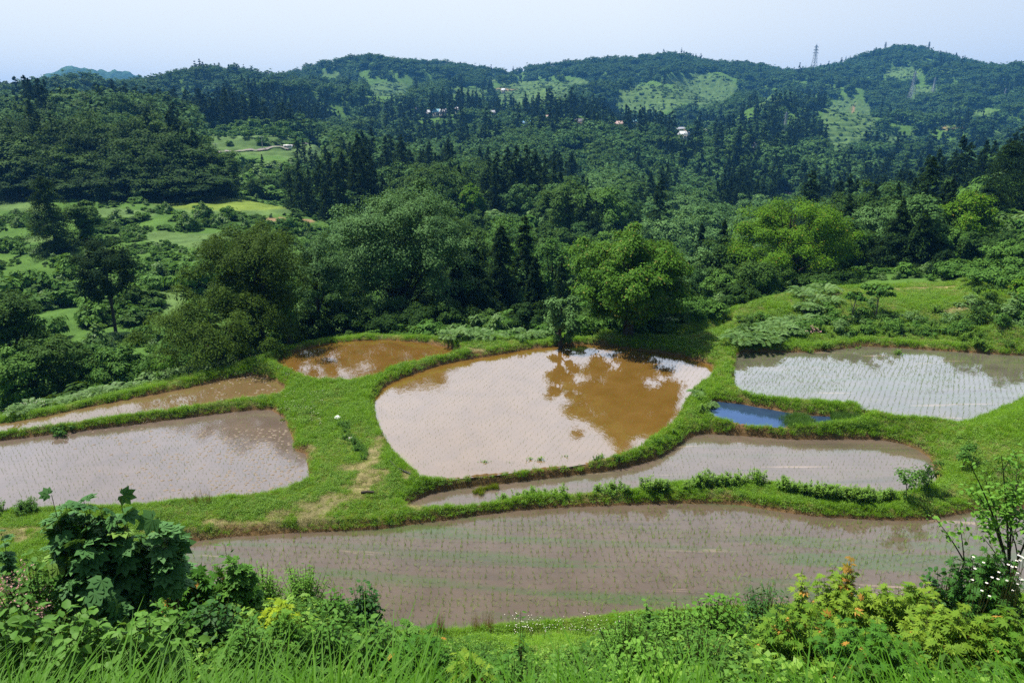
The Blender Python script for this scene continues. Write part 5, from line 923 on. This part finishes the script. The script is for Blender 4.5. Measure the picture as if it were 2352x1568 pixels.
# ================================================================== VILLAGE, PYLONS, POLES, VAN
WALL = [mat('wall_cream', (.42, .40, .36), .8), mat('wall_brown', (.22, .15, .10), .8), mat('wall_grey', (.42, .42, .42), .8)]; GLS = mat('window_glass', (.03, .04, .05), .1, .6)
ROOF = dict(grey=mat('roof_grey', (.30, .31, .34), .5), red=mat('roof_rust', (.28, .13, .09), .6), blue=mat('roof_blue', (.06, .20, .36), .5), pink=mat('roof_pale_red', (.42, .29, .26), .6), dark=mat('roof_dark', (.10, .09, .10), .6), white=mat('roof_white', (.5, .52, .55), .5), teal=mat('roof_teal', (.12, .30, .36), .5))
def boxv(x0, x1, y0, y1, z0, z1):
    return np.array([(x0,y0,z0),(x1,y0,z0),(x1,y1,z0),(x0,y1,z0),(x0,y0,z1),(x1,y0,z1),(x1,y1,z1),(x0,y1,z1)], float), np.array([(0,3,2,1),(4,5,6,7),(0,1,5,4),(1,2,6,5),(2,3,7,6),(3,0,4,7)])
def house(px, py, D, wpx, roof, wall, lab, rz=0, hh=5.0, gable=True):
    x_, D = hit(px, py + 5, 200, 1500); z = gz(x_, D); p = Vector((x_, D, z)); base = z + .3; w = wpx * mpp(D); d = w * .7; e = ob('house', None, None, (p.x, p.y, base), rz); tag(e, lab, 'house')
    G = Geo(); G.add(*boxv(-w / 2, w / 2, -d / 2, d / 2, min(z - base, 0) - 2, hh * .6)); ob('wall', G.mesh('wall', [WALL[wall]]), e)
    G = Geo(); t = .25; o = .6; V = []
    for dz in (0, t): V += [(-w/2-o, -d/2-o, hh*.58+dz), (w/2+o, -d/2-o, hh*.58+dz), (w/2+o, d/2+o, hh*.58+dz), (-w/2-o, d/2+o, hh*.58+dz), (-w/2*(.95 if gable else .4)-o*.3, 0, hh+dz), (w/2*(.95 if gable else .4)+o*.3, 0, hh+dz)]
    q = np.array([(0,1,5,4),(2,3,4,5),(6,10,11,7),(8,11,10,9),(0,6,7,1),(2,8,9,3),(1,7,8,2),(3,9,6,0)]); tri = np.array([(1,2,5),(3,0,4),(7,11,8),(9,10,6)]); Va = np.array(V, float); G.add(Va, q); G.V.append(Va); G.G.setdefault(3, []).append((tri + G.n, np.zeros(4, int), RNG.random(4))); G.n += 12
    ob('roof', G.mesh('roof', [ROOF[roof]]), e)
    for i in range(3):
        G = Geo(); cx = (i - 1) * w * .29; G.add(*boxv(cx - w * .09, cx + w * .09, -d / 2 - .06, -d / 2 + .02, hh * .22, hh * .46)); ob('window', G.mesh('window', [GLS]), e)
for a in [(1560, 302, 505, 22, 'grey', 0, 'farmhouse with grey roof at the left of the village cluster in the cedars', .2), (1573, 308, 498, 20, 'red', 2, 'farmhouse with rusty red roof in the middle of the village cluster', -.2), (1570, 318, 490, 20, 'white', 2, 'low house with pale roof in front of the village cluster', .1), (1624, 307, 505, 18, 'grey', 0, 'grey-roofed house standing alone right of the village cluster', .3),
    (1719, 345, 400, 26, 'dark', 2, 'long dark-roofed house with pale windows amid cedars near the valley slope', .15), (985, 266, 700, 15, 'grey', 2, 'grey-roofed house at the left of the distant hamlet', 0), (1002, 265, 700, 14, 'teal', 0, 'teal-roofed house in the middle of the distant hamlet', .1), (1018, 265, 705, 14, 'grey', 0, 'grey-roofed house at the right of the distant hamlet', -.1), (960, 257, 730, 13, 'pink', 1, 'red-roofed house left above the distant hamlet', .2),
    (1050, 260, 720, 7, 'white', 0, 'small white building right of the distant hamlet', 0), (1132, 268, 700, 8, 'grey', 0, 'narrow house with a pale gable in the valley centre', .4), (1210, 293, 560, 17, 'blue', 2, 'bright blue roofed shed among cedars', 0), (1259, 279, 560, 9, 'pink', 1, 'small pinkish roof half hidden in cedars right of the blue shed', 0), (1330, 288, 545, 19, 'dark', 1, 'brown house with dark roof left of the village', .1), (1422, 293, 545, 16, 'pink', 0, 'pale red roofed house left of the long blue roof', .1), (1464, 284, 550, 22, 'teal', 2, 'long blue-green roof rising over the cedars', .05), (1156, 211, 900, 7, 'white', 0, 'tiny white hut on the terraced hillside', 0)]:
    house(*a[:7], rz=a[7], hh=5.2 if a[2] < 600 else 5.6)
STEEL = mat('galvanised_steel', (.30, .34, .38), .5, .4)
def bar(G, a, b, r): G.add(*tube([a, (np.array(a) + b) / 2, b], r, 4))
def pylon(px, ptop, pbase, D, lab, arms=3):
    x_, D = (at(px, D, pbase) if D > 1250 else hit(px, pbase, 400, 1500)); p = Vector((x_, D, gz(x_, D) - 1)); top = W(px, ptop, D).z; h = top - p.z; e = ob('pylon', None, None, p, .35); tag(e, lab, 'pylon', None); G = Geo(); r = max(.14, D * .00028)
    wd = lambda t: h * .085 * (1 - t) ** 1.2 + h * .012
    lv = [0, .14, .27, .39, .5, .6, .69, .77, .84, .9, .96]
    for i in range(len(lv) - 1):
        a, b = lv[i], lv[i + 1]
        for sx_, sy_, tx_, ty2 in ((1, 1, -1, 1), (-1, 1, -1, -1), (-1, -1, 1, -1), (1, -1, 1, 1)):
            A0 = np.array([sx_ * wd(a), sy_ * wd(a), a * h]); B0 = np.array([sx_ * wd(b), sy_ * wd(b), b * h]); A1 = np.array([tx_ * wd(a), ty2 * wd(a), a * h]); B1 = np.array([tx_ * wd(b), ty2 * wd(b), b * h])
            bar(G, A0, B0, r); bar(G, A0, B1, r * .55); bar(G, A1, B0, r * .55); bar(G, B0, B1, r * .55)
    bar(G, (0, 0, .95 * h), (0, 0, h), r); ob('mast', G.mesh('mast', [STEEL]), e)
    for t in (.70, .80, .90)[:arms]:
        G = Geo(); l_ = h * (.13 if t < .75 else .115 if t < .85 else .09)
        for s in (-1, 1): bar(G, (0, 0, t * h - .012 * h), (s * l_, 0, t * h), r * .8); bar(G, (0, 0, t * h + .025 * h), (s * l_, 0, t * h), r * .8); bar(G, (s * l_, 0, t * h), (s * l_, 0, t * h - .03 * h), r * .8)
        ob('crossarm', G.mesh('crossarm', [STEEL]), e)
for a in [(1869, 101, 158, 1300, 'tall lattice pylon on the saddle left of the right hill'), (2031, 96, 124, 1330, 'lattice pylon top behind the left shoulder of the right hill'), (2131, 95, 122, 1330, 'lattice pylon top behind the summit of the right hill'), (2092, 162, 232, 900, 'lattice pylon standing on the wooded flank of the right hill'), (2143, 178, 212, 1000, 'faint lattice pylon right above the one on the hill flank'), (1802, 256, 302, 640, 'lattice pylon rising out of the cedars left of the terraced clearing'), (2306, 203, 228, 1000, 'faint lattice pylon at the far right of the hill')]: pylon(*a)
POLE = mat('pole_concrete', (.40, .40, .38), .8)
for px, t, b_, D, lab in ((747, 312, 338, 268, 'utility pole right of the white van'), (603, 313, 340, 270, 'utility pole left of the white van'), (497, 330, 350, 262, 'utility pole beside the pale field road')):
    x_, D = hit(px, b_, 150, 600); z = gz(x_, D) - .3; p = Vector((x_, D, z)); h = W(px, t, D).z - z; e = ob('utility_pole', None, None, (p.x, p.y, z)); tag(e, lab, 'pole'); G = Geo(); G.add(*tube([(0, 0, 0), (0, 0, h / 2), (0, 0, h)], [.16, .13, .10], 6)); ob('pole', G.mesh('pole', [POLE], True), e); G = Geo(); G.add(*tube([(-.9, 0, h * .94), (0, 0, h * .94), (.9, 0, h * .94)], .06, 4)); ob('crossarm', G.mesh('crossarm', [POLE]), e)
x_, D = hit(663, 345, 150, 600); p = Vector((x_, D, 0)); z = gz(x_, D) + .1; e = ob('van', None, None, (p.x, p.y, z), .1); tag(e, 'small white van parked on the field road at the left', 'van')
V, F = boxv(-1.7, 1.7, -.75, .75, .3, 1.9); V[[5, 6], 0] = 1.25; V[[4, 5, 6, 7], 1] *= .9; G = Geo(); G.add(V, F); ob('body', G.mesh('body', [mat('van_white', (.82, .82, .80), .4, .5)]), e)
for x0, x1 in ((-1.4, -.5), (-.4, .4), (.5, 1.15)): G = Geo(); G.add(*boxv(x0, x1, -.765, -.70, 1.15, 1.6)); ob('window', G.mesh('window', [GLS]), e)
for x, s in ((-1.05, -1), (1.05, -1), (-1.05, 1), (1.05, 1)): G = Geo(); G.add(*tube([(x, s * .62, .3), (x, s * .7, .3), (x, s * .78, .3)], [.3, .3, .3], 12)); ob('wheel', G.mesh('wheel', [mat('tyre', (.02, .02, .02), .8)]), e)
# ------------------------------------------------------------------ air
bx = bpy.data.meshes.new('haze'); x0, x1, y0, y1, z0, z1 = -4700, 4700, -60, 3700, -140, 210
bx.from_pydata([(x0,y0,z0),(x1,y0,z0),(x1,y1,z0),(x0,y1,z0),(x0,y0,z1),(x1,y0,z1),(x1,y1,z1),(x0,y1,z1)], [], [(0,3,2,1),(4,5,6,7),(0,1,5,4),(1,2,6,5),(2,3,7,6),(3,0,4,7)])
hzm = bpy.data.materials.new('haze_air'); hzm.use_nodes = True; nt_ = hzm.node_tree; nt_.nodes.remove(nt_.nodes['Principled BSDF'])
pv = nt_.nodes.new('ShaderNodeVolumePrincipled'); pv.inputs['Color'].default_value = (.12, .44, 1.0, 1); pv.inputs['Density'].default_value = 0.0002; pv.inputs['Anisotropy'].default_value = 0.0
nt_.links.new(pv.outputs[0], nt_.nodes['Material Output'].inputs['Volume']); bx.materials.append(hzm)
tag(ob('haze', bx), kind='stuff')
